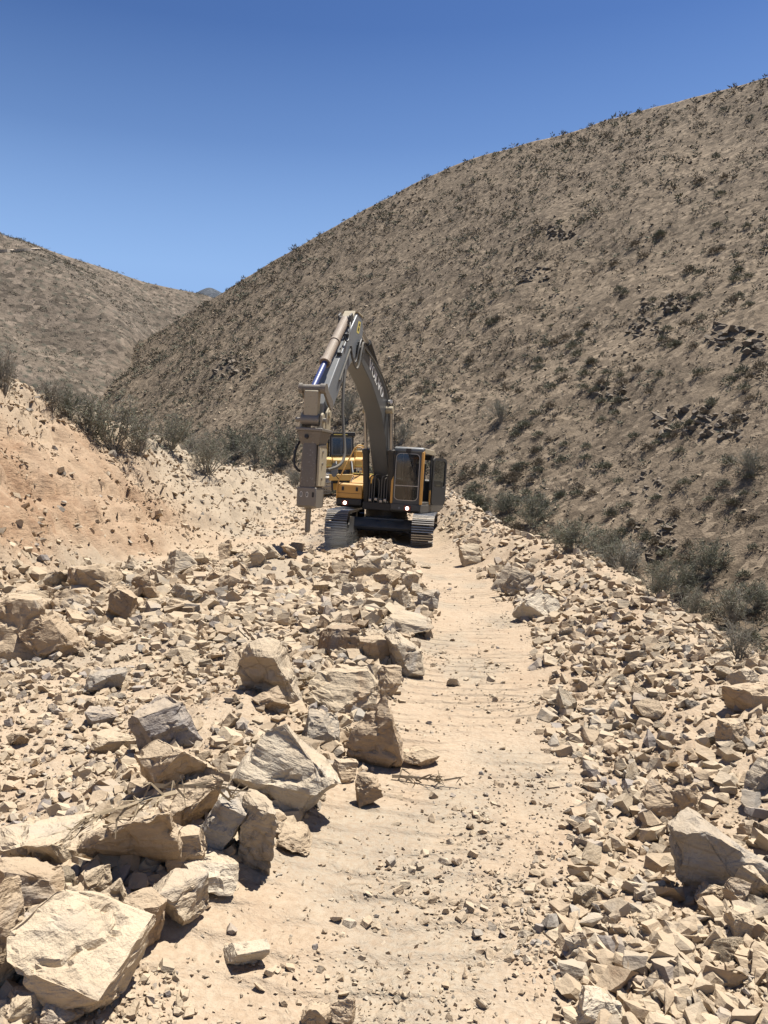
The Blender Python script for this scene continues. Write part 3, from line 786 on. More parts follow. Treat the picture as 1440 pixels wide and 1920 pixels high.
# roof rail and beacon stubs
b = MB(UP); b.tube([(CX0 - .04, CY0 + .1, CZ0 + .2), (CX0 - .05, CY0 + .05, CZ1 - .25), (CX0 + .02, CY0 + .2, CZ1 + .04)], .012); b.build("cab_grab_rail", M['black'], ex)

# --- front equipment (y = -F)
BW = .235
def yz(F, z): return (-F, z)
boom_low = [yz(.30, 1.35), yz(.95, 2.05), yz(1.62, 3.05), yz(2.20, 3.68), yz(3.3, 4.30), yz(4.62, 4.78)]
boom_up = [yz(4.72, 5.10), yz(4.45, 5.14), yz(3.1, 4.92), yz(2.0, 4.58), yz(1.28, 4.12), yz(.80, 3.30), yz(.30, 2.30), yz(.02, 1.70), yz(.10, 1.45)]
b = MB(UP); b.prism(boom_low + boom_up, -BW, BW); boom = b.build("boom", M['boomgrey'], ex, .02)
for s in (-1, 1):
    b = MB(UP); b.cyl((s * BW, -1.70, 3.83), (s * (BW + .2), -1.70, 3.83), .10, n=18); b.build("boom_pin", M['hamcream'], ex, .01)
    b = MB(UP); b.cyl((s * .37, -.98, 1.22), (s * .37, -1.37, 2.72), .095, n=20); b.cyl((s * .37, -1.345, 2.62), (s * .37, -1.375, 2.74), .112, n=20); cy = b.build("boom_cylinder", M['black'], ex)
    b = MB(UP); b.cyl((s * .37, -1.37, 2.72), (s * .37, -1.70, 3.83), .047, n=14); b.build("piston_rod", M['bright'], cy)
b = MB(UP)
for s in (-1, 1): b.prism([(-.95, 1.2), (-.55, 2.0), (.1, 2.0), (.45, 1.2)], s * .30 - .03, s * .30 + .03)
b.build("boom_foot_bracket", M['black'], ex, .02)
# hydraulic pipes in front of the boom foot
for k, (xx, top, dx) in enumerate(((-.26, 1.98, .10), (-.19, 1.92, .10), (-.12, 2.02, .12), (.02, 1.90, -.08), (.09, 2.0, .16), (.17, 1.94, .14), (.25, 2.02, .10))):
    b = MB(UP); b.tube([(xx, -1.12, 1.24), (xx, -1.14, top - .1), (xx + .02 * (1 if dx > 0 else -1), -1.14, top), (xx + dx, -1.05, top + .03), (xx + dx, -.8, top)], .017, 8, None, 1); b.build("hydraulic_pipe", M['hose'], ex, smooth=True)
for k, (xx, zz) in enumerate(((-.22, 1.30), (-.05, 1.33), (.10, 1.28), (.22, 1.32))):
    b = MB(UP); b.box(xx - .04, xx + .04, -1.20, -1.10, zz - .04, zz + .04); b.build("pipe_fitting", M['bright'], ex, .01)
# pipes along the boom's upper edge
b = MB(UP); b.tube([(BW + .03, -1.15, 3.4), (BW + .03, -1.45, 4.1), (BW + .03, -2.1, 4.55), (BW + .03, -3.2, 4.88), (BW + .02, -4.35, 5.10)], .022, 8, None, 1); b.build("boom_pipe", M['hose'], ex, smooth=True)
b = MB(UP); b.tube([(BW - .06, -.6, 2.8), (BW - .05, -1.20, 4.15), (BW - .05, -2.0, 4.68), (BW - .05, -3.2, 5.02), (BW - .05, -4.3, 5.22)], .022, 8, None, 1); b.build("boom_pipe", M['black'], ex, smooth=True)
for xx in (.30, .37, .44):
    b = MB(UP); b.tube([(xx - .0, -1.0, 1.4), (xx - .02, -1.1, 2.6), (xx - .02, -1.45, 3.75)], .018, 6, None, 1); b.build("boom_side_pipe", M['hose'], ex, smooth=True)
b = MB(UP); b.cyl((BW + .05, -1.63, 4.06), (BW + .13, -1.70, 4.06), .055, n=14); b.build("work_lamp", M['white'], ex)
# arm cylinder along the top of the boom
b = MB(UP); b.cyl((0, -1.55, 4.58), (0, -3.15, 5.42), .10, n=18); ac = b.build("arm_cylinder", M['black'], ex)
b = MB(UP); b.cyl((0, -3.15, 5.42), (0, -4.44, 5.74), .052, n=14); b.build("piston_rod", M['bright'], ac)
# lettering on the boom side
def letter_polys(ch):
    s = .17                                                   # stem width, letter box is 0..w by 0..1
    if ch == 'V':
        return [[(.10, .92), (.34, .92), (.58, .22), (.50, 0), (.42, 0)], [(.70, .92), (.86, .92), (.60, 0), (.48, 0), (.50, .16)], [(0, .92), (.42, .92), (.42, 1), (0, 1)], [(.64, .92), (.96, .92), (.96, 1), (.64, 1)]], .98
    if ch == 'L':
        return [[(.12, .08), (.36, .08), (.36, .92), (.12, .92)], [(0, .92), (.50, .92), (.50, 1), (0, 1)], [(0, 0), (.72, 0), (.72, .08), (0, .08)], [(.62, .08), (.72, .08), (.72, .30), (.66, .30)]], .78
    out = []; n = 28                                          # O
    for k in range(n):
        a, c = 2 * math.pi * k / n, 2 * math.pi * (k + 1) / n
        out.append([(.43 + .43 * math.cos(a), .5 + .51 * math.sin(a)), (.43 + .43 * math.cos(c), .5 + .51 * math.sin(c)), (.43 + .20 * math.cos(c), .5 + .43 * math.sin(c)), (.43 + .20 * math.cos(a), .5 + .43 * math.sin(a))])
    return out, .90
p0 = Vector((0, -3.78, 4.86)); p1 = Vector((0, -2.02, 4.14)); dirv = (p1 - p0).normalized(); upv = Vector((0, -dirv.z, dirv.y)); upv = upv if upv.z > 0 else -upv
cur = 0.0; hgt = .27
for ch in "VOLVO":
    polys, w = letter_polys(ch); b = MB(UP)
    for pg in polys:
        vs = []
        for lay in (BW + .001, BW + .006):
            for u, v in pg:
                q = p0 + dirv * (cur + u * .42) + upv * (v - .5) * hgt; vs.append((lay, q.y, q.z))
        n = len(pg); b.add(vs, [tuple(range(n)), tuple(range(n, 2 * n))[::-1]] + [(i, (i + 1) % n, n + (i + 1) % n, n + i) for i in range(n)])
    b.build("letter", M['white'], boom, label="white letter " + ch + " on the boom side"); cur += w * .42 - .03

# arm (stick)
AW = .185
arm_prof = [yz(4.28, 5.50), yz(4.40, 5.80), yz(4.80, 5.82), yz(5.25, 5.40), yz(6.2, 4.36), yz(6.78, 3.72), yz(6.98, 3.42), yz(6.92, 3.12), yz(6.66, 3.12), yz(6.30, 3.42), yz(5.5, 4.30), yz(4.95, 4.72), yz(4.60, 4.66), yz(4.38, 4.95)]
b = MB(UP); b.prism(arm_prof, -AW, AW); arm = b.build("arm", M['armgrey'], ex, .018)
b = MB(UP); b.prism([yz(4.80, 5.825), yz(4.37, 5.805), yz(4.37, 5.85), yz(4.83, 5.86)], -AW - .015, AW + .015); b.prism([yz(5.26, 5.41), yz(4.82, 5.83), yz(4.86, 5.87), yz(5.30, 5.44)], -AW + .05, AW - .05); b.build("arm_end_plate", M['hamcream'], ex, .01)
b = MB(UP); b.box(-.10, .08, -4.90, -4.87, 5.775, 5.80); b.build("end_slot", M['black'], arm)
b = MB(UP)
for lay in (AW + .002,): b.add([(AW + .002, -4.62, 5.36), (AW + .002, -4.84, 5.36), (AW + .002, -4.72, 5.66), (AW + .002, -4.52, 5.66)], [(0, 1, 2, 3)])
b.build("warning_sticker", M['sticker'], arm)
b = MB(UP); b.add([(AW + .004, -4.66, 5.42), (AW + .004, -4.76, 5.42), (AW + .004, -4.70, 5.52), (AW + .004, -4.62, 5.50)], [(0, 1, 2, 3)]); b.add([(AW + .004, -4.60, 5.55), (AW + .004, -4.70, 5.55), (AW + .004, -4.66, 5.61), (AW + .004, -4.58, 5.61)], [(0, 1, 2, 3)]); b.build("sticker_print", M['black'], arm)
b = MB(UP); b.cyl((-.33, -4.62, 4.98), (.33, -4.62, 4.98), .10, n=18)
for s in (-1, 1): b.prism([yz(4.20, 4.95), yz(4.30, 5.22), yz(4.75, 5.16), yz(4.78, 4.84), yz(4.5, 4.72)], s * .225 - .025, s * .225 + .025)
b.build("boom_tip_pin", M['grey'], ex, .01)
# bucket cylinder in front of the arm
ca, cb, cc = Vector((0, -5.20, 5.58)), Vector((0, -6.52, 4.36)), Vector((0, -7.18, 3.74))
b = MB(UP); b.cyl(ca, cb, .108, n=20); b.cyl(cb + (ca - cb) * .06, cb, .128, n=20); b.cyl(ca + (cb - ca) * .50, ca + (cb - ca) * .53, .125, n=20); bc = b.build("bucket_cylinder", M['rust'], ex)
b = MB(UP); b.cyl(cb, cc, .066, n=16); b.build("piston_rod", M['blue'], bc, label="blue piston rod of the bucket cylinder")
b = MB(UP); b.cyl((-.15, -5.20, 5.58), (.15, -5.20, 5.58), .09, n=14)
for s in (-1, 1): b.prism([yz(5.0, 5.60), yz(5.15, 5.76), yz(5.32, 5.66), yz(5.2, 5.42)], s * .14 - .02, s * .14 + .02)
b.build("cylinder_mount", M['grey'], ex, .01)
# linkage
b = MB(UP); b.cyl((-.27, -7.18, 3.72), (.27, -7.18, 3.72), .085, n=18); b.cyl((-.30, -7.18, 3.72), (-.22, -7.18, 3.72), .11, n=18); b.cyl((.18, -7.18, 3.72), (.30, -7.18, 3.72), .11, n=18); b.build("link_pin", M['hambrown'], ex)
for s in (-1, 1):
    b = MB(UP); b.prism([yz(7.25, 3.68), yz(7.12, 3.80), yz(6.58, 3.52), yz(6.55, 3.36), yz(6.68, 3.30)], s * .245 - .025, s * .245 + .025); b.build("rocker_link", M['hambrown'], ex, .01)
b = MB(UP); b.prism([yz(7.22, 3.70), yz(7.30, 3.66), yz(7.28, 3.10), yz(7.12, 3.05), yz(7.10, 3.66)], -.155, .155); b.build("tipping_link", M['hamcream'], ex, .02)
b = MB(UP); b.cyl((-.20, -7.20, 3.05), (.20, -7.20, 3.05), .125, n=20); b.cyl((-.34, -7.20, 3.05), (.34, -7.20, 3.05), .05, n=14); b.build("bracket_pin", M['hamgrey'], ex)
b = MB(UP); b.cyl((-.30, -6.82, 3.22), (.30, -6.82, 3.22), .075, n=16); b.build("arm_tip_pin", M['hamcream'], ex)
HM = UP @ Matrix.Translation((0.02, -7.05, 2.85)) @ Matrix.Diagonal((.88, .90, .96, 1)) @ Matrix.Translation((0, 7.05, -2.80))
def UPI(v):
    """the housing narrows towards its top"""
    q = HM.inverted() @ v; f = 1 - .16 * (q.z - 1.5); q.x *= f
    return HM @ q
# breaker
b = MB(HM)
for s in (-1, 1):
    b.prism([yz(7.32, 2.82), yz(7.30, 3.12), yz(7.22, 3.18), yz(7.10, 3.14), yz(7.02, 2.82)], s * .255 - .03, s * .255 + .03)
    b.prism([yz(6.98, 2.82), yz(6.96, 3.20), yz(6.84, 3.34), yz(6.68, 3.24), yz(6.60, 2.82)], s * .255 - .03, s * .255 + .03)
b.build("mounting_ear", M['hamcream'], ex, .02)
b = MB(HM); b.box(-.335, .335, -7.42, -6.56, 2.76, 2.825); b.build("mounting_plate", M['hamgrey'], ex, .012)
b = MB(HM)
b.add([(-.31, -7.39, 2.76), (.31, -7.39, 2.76), (.31, -6.60, 2.76), (-.31, -6.60, 2.76), (-.22, -7.29, 2.46), (.22, -7.29, 2.46), (.22, -6.75, 2.46), (-.22, -6.75, 2.46)],
      [(0, 1, 2, 3), (4, 7, 6, 5), (0, 4, 5, 1), (1, 5, 6, 2), (2, 6, 7, 3), (3, 7, 4, 0)])
b.build("breaker_head", M['hambrown'], ex, .015)
b = MB(HM); b.cyl((-.06, -7.40, 2.64), (-.06, -7.30, 2.62), .045, n=14); b.build("head_bolt", M['black'], ex)
b = MB(HM)
b.prism([(-7.31, 2.47), (-7.29, 2.53), (-6.78, 2.53), (-6.76, 2.47), (-6.76, 1.50), (-7.31, 1.50)], -.215, .205); b.v = [UPI(v) for v in b.v]; hb_ = b.build("breaker_body", M['hambrown'], ex, .035)
b = MB(HM); b.prism([(-7.27, 2.45), (-6.78, 2.50), (-6.72, 2.35), (-6.70, 1.55), (-7.27, 1.55)], .207, .262); sp = b.build("side_plate", M['hamcream'], ex, .012)
for zz in (2.32, 2.05, 1.72):
    b = MB(HM); b.cyl((.25, -7.05, zz), (.285, -7.05, zz), .035, n=12); b.build("plate_bolt", M['hambrown'], ex)
b = MB(HM); b.prism([(-7.335, 1.52), (-6.73, 1.52), (-6.73, 1.12), (-6.85, 1.06), (-7.22, 1.06), (-7.335, 1.10)], -.245, .245); b.build("wear_housing", M['hamgrey'], ex, .02)
for xx in (-.13, .02, .17):
    b = MB(HM); sl = rrect(xx - .028, xx + .028, 1.30, 1.42, .027, 5); b.add([(x, -7.338, z) for x, z in sl] + [(x, -7.30, z) for x, z in sl], [tuple(range(len(sl)))[::-1]] + [(i, (i + 1) % len(sl), len(sl) + (i + 1) % len(sl), len(sl) + i) for i in range(len(sl))]); b.build("slot", M['white'] if xx < .1 else M['black'], ex)
    b = MB(HM); sl = rrect(xx - .016, xx + .016, 1.315, 1.405, .015, 5); b.add([(x, -7.341, z) for x, z in sl], [tuple(range(len(sl)))[::-1]]); b.build("slot_hole", M['black'], ex)
b = MB(HM); b.cyl((-.03, -7.03, 1.08), (-.03, -7.03, .55), .068, n=20); b.cyl((-.03, -7.03, .55), (-.03, -7.03, .50), .068, .05, n=20); b.build("chisel", M['hamgrey'], ex, smooth=True)
# hoses
def hose(pts, r=.026, mat='hose'):
    b = MB(UP); b.tube(pts, r, 8, None, 2); b.build("hydraulic_hose", M[mat], ex, smooth=True)
hose([(AW + .06, -5.75, 4.35), (AW + .10, -5.95, 3.85), (AW + .16, -6.1, 3.3), (AW + .26, -6.2, 2.75), (AW + .34, -6.3, 2.35), (AW + .30, -6.5, 2.12), (AW + .10, -6.7, 2.02)], .034)
hose([(-.30, -7.0, 2.6), (-.36, -7.1, 2.4), (-.36, -7.15, 2.1), (-.27, -7.15, 1.98), (-.22, -7.1, 1.95)], .028, 'black')
hose([(BW + .04, -4.35, 5.12), (BW + .06, -4.60, 5.20), (BW + .08, -4.80, 4.85), (BW + .08, -4.95, 4.50), (AW + .10, -5.10, 4.45), (AW + .05, -5.30, 4.75), (AW + .04, -5.35, 4.95)], .026)
hose([(BW + .00, -4.30, 5.16), (BW + .02, -4.62, 5.28), (BW + .04, -4.86, 5.00), (BW + .03, -5.00, 4.62), (AW + .06, -5.18, 4.60), (AW + .04, -5.36, 4.85)], .024, 'black')
hose([(AW - .03, -5.30, 5.50), (AW + .02, -5.45, 5.30), (AW + .05, -5.60, 5.02), (AW + .02, -5.72, 4.98), (AW - .02, -5.72, 5.12)], .018, 'black')
b = MB(UP); b.tube([(AW + .03, -5.30, 4.95), (AW + .03, -5.85, 4.30), (AW + .03, -6.05, 4.05)], .024); b.build("arm_pipe", M['hose'], ex, smooth=True)
b = MB(UP); b.tube([(AW - .04, -5.40, 5.26), (AW - .04, -6.0, 4.58)], .018); b.build("arm_pipe", M['hose'], ex, smooth=True)
for yy, zz in ((-5.52, 5.14), (-5.95, 4.64)):
    b = MB(UP); b.box(AW - .09, AW + .01, yy - .04, yy + .04, zz - .02, zz + .05); b.build("pipe_clamp", M['black'], ex, .006)

# --- operator, one skinned figure seated in the cab
def skinned(name, joints, edges, radii, mat, root=0, parent=None):
    me = bpy.data.meshes.new(name); me.from_pydata([tuple(j) for j in joints], edges, []); me.update()
    o = bpy.data.objects.new(name, me); C.objects.link(o)
    md = o.modifiers.new("skin", 'SKIN'); ss = o.modifiers.new("subsurf", 'SUBSURF'); ss.levels = 1; ss.render_levels = 2
    for i, r_ in enumerate(radii): me.skin_vertices[0].data[i].radius = (r_, r_)
    me.skin_vertices[0].data[root].use_root = True
    me.materials.append(mat); me.shade_smooth()
    if parent is not None: o.parent = parent
    return o
XW = Matrix.Translation(ex.location) @ ex.rotation_euler.to_matrix().to_4x4() @ UP
per = empty("person", XW @ Vector((.85, -.1, 1.78)), (0, 0, R(-14)))
tag(per, "operator in dark work clothes and orange helmet seated behind the excavator windscreen", "person")
J = [(0, 0, .08), (0, .02, .30), (0, .03, .52), (0, .01, .60), (.19, .02, .50), (.26, -.12, .26), (.16, -.36, .20), (-.19, .02, .50), (-.26, -.12, .26), (-.14, -.36, .20),
     (.10, -.05, .06), (.14, -.42, .08), (.14, -.46, -.30), (-.10, -.05, .06), (-.14, -.42, .08), (-.14, -.46, -.30)]
E_ = [(0, 1), (1, 2), (2, 3), (2, 4), (4, 5), (5, 6), (2, 7), (7, 8), (8, 9), (0, 10), (10, 11), (11, 12), (0, 13), (13, 14), (14, 15)]
rad_ = [.15, .145, .14, .06, .075, .055, .04, .075, .055, .04, .09, .075, .055, .09, .075, .055]
skinned("body", J, E_, rad_, M['shirt'], 0, per)
def ellipsoid(name, c, r, mat, parent, zmin=-2):
    bm = bmesh.new(); bmesh.ops.create_icosphere(bm, subdivisions=3, radius=1)
    for v in bm.verts: v.co = Vector((c[0] + v.co.x * r[0], c[1] + v.co.y * r[1], c[2] + max(v.co.z, zmin) * r[2]))
    me = bpy.data.meshes.new(name); bm.to_mesh(me); bm.free(); me.materials.append(mat); me.shade_smooth()
    return link(name, me, parent)
ellipsoid("head", (0, -.02, .73), (.078, .098, .118), M['skin'], per)
b = MB(); b.prism([(-.135, .735), (-.10, .70), (-.10, .76)], -.014, .014); b.build("nose", M['skin'], per, .004)
ellipsoid("helmet", (0, -.01, .79), (.115, .135, .10), M['hat'], per, -.05)
for s in (-1, 1): ellipsoid("hand", (s * .15, -.39, .20), (.04, .055, .035), M['skin'], per)

# ================================================================== BULLDOZER further up the track
DZ = Vector((-2.66, 50.0, 2.22)); DR = rz(9)
dz = empty("bulldozer", DZ, (R(2.0), 0, 0))
dz.scale = (1.1, 1.1, 1.1)
tag(dz, "yellow crawler bulldozer with dark cab parked behind the excavator", "bulldozer")
def dshoe():
    b = MB(); b.box(-.29, .29, -.105, .105, 0, .02); b.prism([(-.09, .02), (-.05, .02), (-.06, .085), (-.08, .085)], -.29, .29); b.cur = 1
    for xx in (-.08, .04): b.box(xx, xx + .04, -.02, .05, .016, .024)
    o = b.build("track_shoe", [M['track_white'], M['black']]); C.objects.unlink(o); return o.data
dsm = dshoe()
for sx in (-1.02, 1.02): make_track(dz, sx, 2.9, .50, .55, DR, dsm, .58, 40, M['black'], M['dozeryellow'])
b = MB(DR); b.box(-.70, .70, -1.5, 2.1, .55, 1.35); b.build("main_frame", M['black'], dz, .03)
for s in (-1, 1):
    b = MB(DR); b.prism([(-1.45, 1.42), (-1.45, 1.86), (-1.2, 1.98), (.3, 1.98), (.3, 1.42)], s * 1.30 if s < 0 else .62, -.62 if s < 0 else 1.30); b.build("fender_tank", M['dozeryellow'], dz, .05)
    b = MB(DR); b.box(s * 1.30 if s < 0 else .62, -.62 if s < 0 else 1.30, -1.462, -1.452, 1.50, 1.56); b.build("reflective_strip", M['sticker'], dz)
b = MB(DR); b.prism([(-1.55, 1.30), (-1.55, 1.80), (-1.35, 1.95), (-.6, 1.95), (-.6, 1.30)], -.60, .60); b.build("fuel_tank", M['dozeryellow'], dz, .05)
b = MB(DR); b.prism([(.9, 1.2), (.9, 2.15), (2.3, 2.0), (2.4, 1.2)], -.48, .48); b.build("engine_hood", M['dozeryellow'], dz, .04)
b = MB(DR); b.box(-.62, .62, -.55, .85, 1.96, 2.06); b.box(-.62, .62, -.58, -.54, 2.02, 2.14); b.build("cab_base", M['dozeryellow'], dz, .02)
b = MB(DR)
for xx in (-.66, .58):
    for yy in (-.60, .78): b.box(xx, xx + .08, yy, yy + .10, 2.0, 3.18)
b.box(-.74, .74, -.72, 1.0, 3.14, 3.36); b.build("roll_cage", M['black'], dz, .02)
b = MB(DR); b.box(-.46, .30, -.735, -.722, 3.20, 3.25); b.build("roof_strip", M['sticker'], dz)
b = MB(DR); ring(b, rrect(-.58, .58, 2.06, 3.12, .06), rrect(-.50, .50, 2.16, 3.02, .06), -.58, -.54); b.box(-.06, -.02, -.578, -.545, 2.16, 3.02); b.build("window_frame", M['roofgrey'], dz)
for x0, x1 in ((-.50, -.06), (-.02, .50)):
    b = MB(DR); b.add([(x0, -.56, 2.16), (x1, -.56, 2.16), (x1, -.56, 3.02), (x0, -.56, 3.02)], [(0, 1, 2, 3)]); b.build("window_pane", M['glass'], dz)
b = MB(DR); b.box(-.3, .15, .0, .2, 2.06, 2.75); b.build("cab_seat", M['roofgrey'], dz, .05)
b = MB(DR); b.box(-.56, .56, .74, .78, 2.06, 3.10); b.build("cab_bulkhead", M['grey'], dz)
for s in (-1, 1):
    b = MB(DR); b.prism([(-2.15, .75), (-2.15, 1.05), (-1.5, 1.35), (-1.5, 1.05)], s * .42 - .08, s * .42 + .08); b.build("ripper_arm", M['dozeryellow'], dz, .02)
    b = MB(DR); b.cyl((s * .42, -1.5, 1.72), (s * .42, -2.1, 1.10), .07, n=12); b.build("ripper_cylinder", M['black'], dz)
b = MB(DR); b.box(-.85, .85, -2.35, -2.10, .72, 1.05); b.build("ripper_beam", M['dozeryellow'], dz, .03)
for xx in (-.7, 0, .7):
    b = MB(DR); b.prism([(-2.30, 1.25), (-2.16, 1.25), (-2.16, .5), (-2.36, .12), (-2.40, .2), (-2.28, .5)], xx - .05, xx + .05); b.build("ripper_shank", M['black'], dz, .01)
b = MB(DR); b.prism([(2.9, .1), (2.82, .6), (2.95, 1.25), (3.05, 1.2), (2.95, .6), (3.0, .1)], -1.75, 1.75); b.build("blade", M['dozeryellow'], dz, .02)
for s in (-1, 1):
    b = MB(DR); b.prism([(2.85, .35), (2.85, .55), (.2, .75), (.2, .55)], s * 1.45 - .08, s * 1.45 + .08); b.build("push_arm", M['dozeryellow'], dz, .02)
b = MB(DR); b.cyl((.3, 1.4, 2.1), (.3, 1.4, 2.95), .06, n=12); b.build("exhaust_stack", M['black'], dz)
b = MB(DR); b.cyl((-.78, -.3, 2.0), (-.78, -.3, 2.75), .045, n=10); b.cyl((-.92, -.45, 2.0), (-.92, -.45, 2.60), .03, n=10); b.build("handrail", M['dozeryellow'], dz)
b = MB(DR); b.tube([(.7, -1.2, 1.95), (.72, -1.2, 2.6), (.95, -1.0, 2.65), (1.2, -.8, 2.6), (1.2, -.8, 1.95)], .03, 8, None, 1); b.build("handrail", M['dozeryellow'], dz)
b = MB(DR); b.box(.75, 1.18, -.5, .1, 1.98, 2.35); b.build("side_tank", M['dozeryellow'], dz, .05)

# ================================================================== ROCKS
TINT = {'T': (.485, .375, .255), 'C': (.55, .45, .32), 'G': (.385, .35, .30), 'D': (.33, .24, .16), 'P': (.33, .295, .27), 'B': (.42, .315, .21), 'W': (.60, .52, .40), 'L': (.475, .40, .30)}
TINT = {k_: tuple(c_ * .72 for c_ in v_) for k_, v_ in TINT.items()}
TWORD = {'T': 'tan', 'C': 'cream', 'G': 'grey', 'D': 'dark brown', 'P': 'purple grey', 'B': 'brown', 'W': 'whitish', 'L': 'grey tan'}

def cut_rock(rg, dims, ncut, lo=.50, hi=.90, flat=0.0):
    """angular block: a box with corners and edges broken off by random planes"""
    bm = bmesh.new()
    if rg.random() < .30:
        bmesh.ops.create_cube(bm, size=1.0)
        sh = Matrix.Identity(4); sh[0][2] = rg.uniform(-.45, .45); sh[1][2] = rg.uniform(-.45, .45); sh[0][1] = rg.uniform(-.4, .4)
        bmesh.ops.transform(bm, matrix=sh, verts=bm.verts)
    else:
        for _ in range(int(rg.integers(9, 15))):
            q = rg.normal(size=3); q = q / (np.abs(q) ** 3.2).sum() ** (1 / 3.2) * rg.uniform(.40, .54); bm.verts.new(q)
        bmesh.ops.convex_hull(bm, input=bm.verts)
        bmesh.ops.delete(bm, geom=[v for v in bm.verts if not v.link_faces], context='VERTS')
        ncut = max(3, int(ncut * .6))
    for _ in range(ncut):
        n = Vector(rg.normal(size=3)); n.z *= 0.85; n.normalize()
        d = max(v.co.dot(n) for v in bm.verts) * rg.uniform(lo, hi)
        bmesh.ops.bisect_plane(bm, geom=bm.verts[:] + bm.edges[:] + bm.faces[:], plane_co=n * d, plane_no=n, clear_outer=True, dist=1e-5)
        bmesh.ops.delete(bm, geom=bm.edges[:] + bm.faces[:], context='EDGES_FACES')
        bmesh.ops.remove_doubles(bm, verts=bm.verts, dist=0.03)
        r_ = bmesh.ops.convex_hull(bm, input=bm.verts)
        junk = list({g for g in r_['geom_interior'] + r_['geom_unused'] if isinstance(g, bmesh.types.BMVert)})
        if junk: bmesh.ops.delete(bm, geom=junk, context='VERTS')
    lo_ = [min(v.co[k] for v in bm.verts) for k in range(3)]; hi_ = [max(v.co[k] for v in bm.verts) for k in range(3)]
    for v in bm.verts: v.co = Vector([((v.co[k] - lo_[k]) / (hi_[k] - lo_[k]) - .5) * dims[k] for k in range(3)])
    bmesh.ops.recalc_face_normals(bm, faces=bm.faces)
    return bm

def finish_rock(bm, name, cuts, rough, seed, size, strata=0.0):
    bmesh.ops.dissolve_limit(bm, angle_limit=R(4), verts=bm.verts, edges=bm.edges)
    bmesh.ops.triangulate(bm, faces=bm.faces, quad_method='BEAUTY', ngon_method='BEAUTY')
    if cuts:
        for _ in range(2):                                    # even out long edges before the grid cut
            L = [e for e in bm.edges if e.calc_length() > size * .55]
            if L:
                bmesh.ops.subdivide_edges(bm, edges=L, cuts=1)
                bmesh.ops.triangulate(bm, faces=bm.faces)
        if cuts > 0:
            bmesh.ops.subdivide_edges(bm, edges=bm.edges, cuts=cuts, use_grid_fill=True)
            bmesh.ops.triangulate(bm, faces=bm.faces)
    bm.normal_update()
    P = np.array([v.co[:] for v in bm.verts]); Nn = np.array([v.normal[:] for v in bm.verts])
    if cuts:
        q = P / size
        d = fbm(q[:, 0] * 2.6 + seed, q[:, 1] * 2.6, q[:, 2] * 2.6, octv=5, seed=seed, gain=.6) * rough
        rd = np.abs(fbm(q[:, 0] * 1.7 - seed, q[:, 1] * 1.7, q[:, 2] * 1.7, octv=3, seed=seed + 5))
        d = d - rough * 1.1 * (1 - sstep(0.0, .10, rd))         # cracks
        st = fbm(q[:, 0] * 1.1 + q[:, 2] * 5.5, q[:, 1] * 1.1 + q[:, 2] * 2, octv=3, seed=seed + 9)
        d = d + strata * (np.floor(st * 4) / 4)
        P = P + Nn * (d * size)[:, None]
        P = P + (rng.random(P.shape) - .5) * size * rough * .18
        for v, p in zip(bm.verts, P): v.co = p
    me = bpy.data.meshes.new(name); bm.to_mesh(me); bm.free()
    me.materials.append(M['rock'])
    if cuts: me.shade_smooth(); me.set_sharp_from_angle(angle=R(17))
    return me

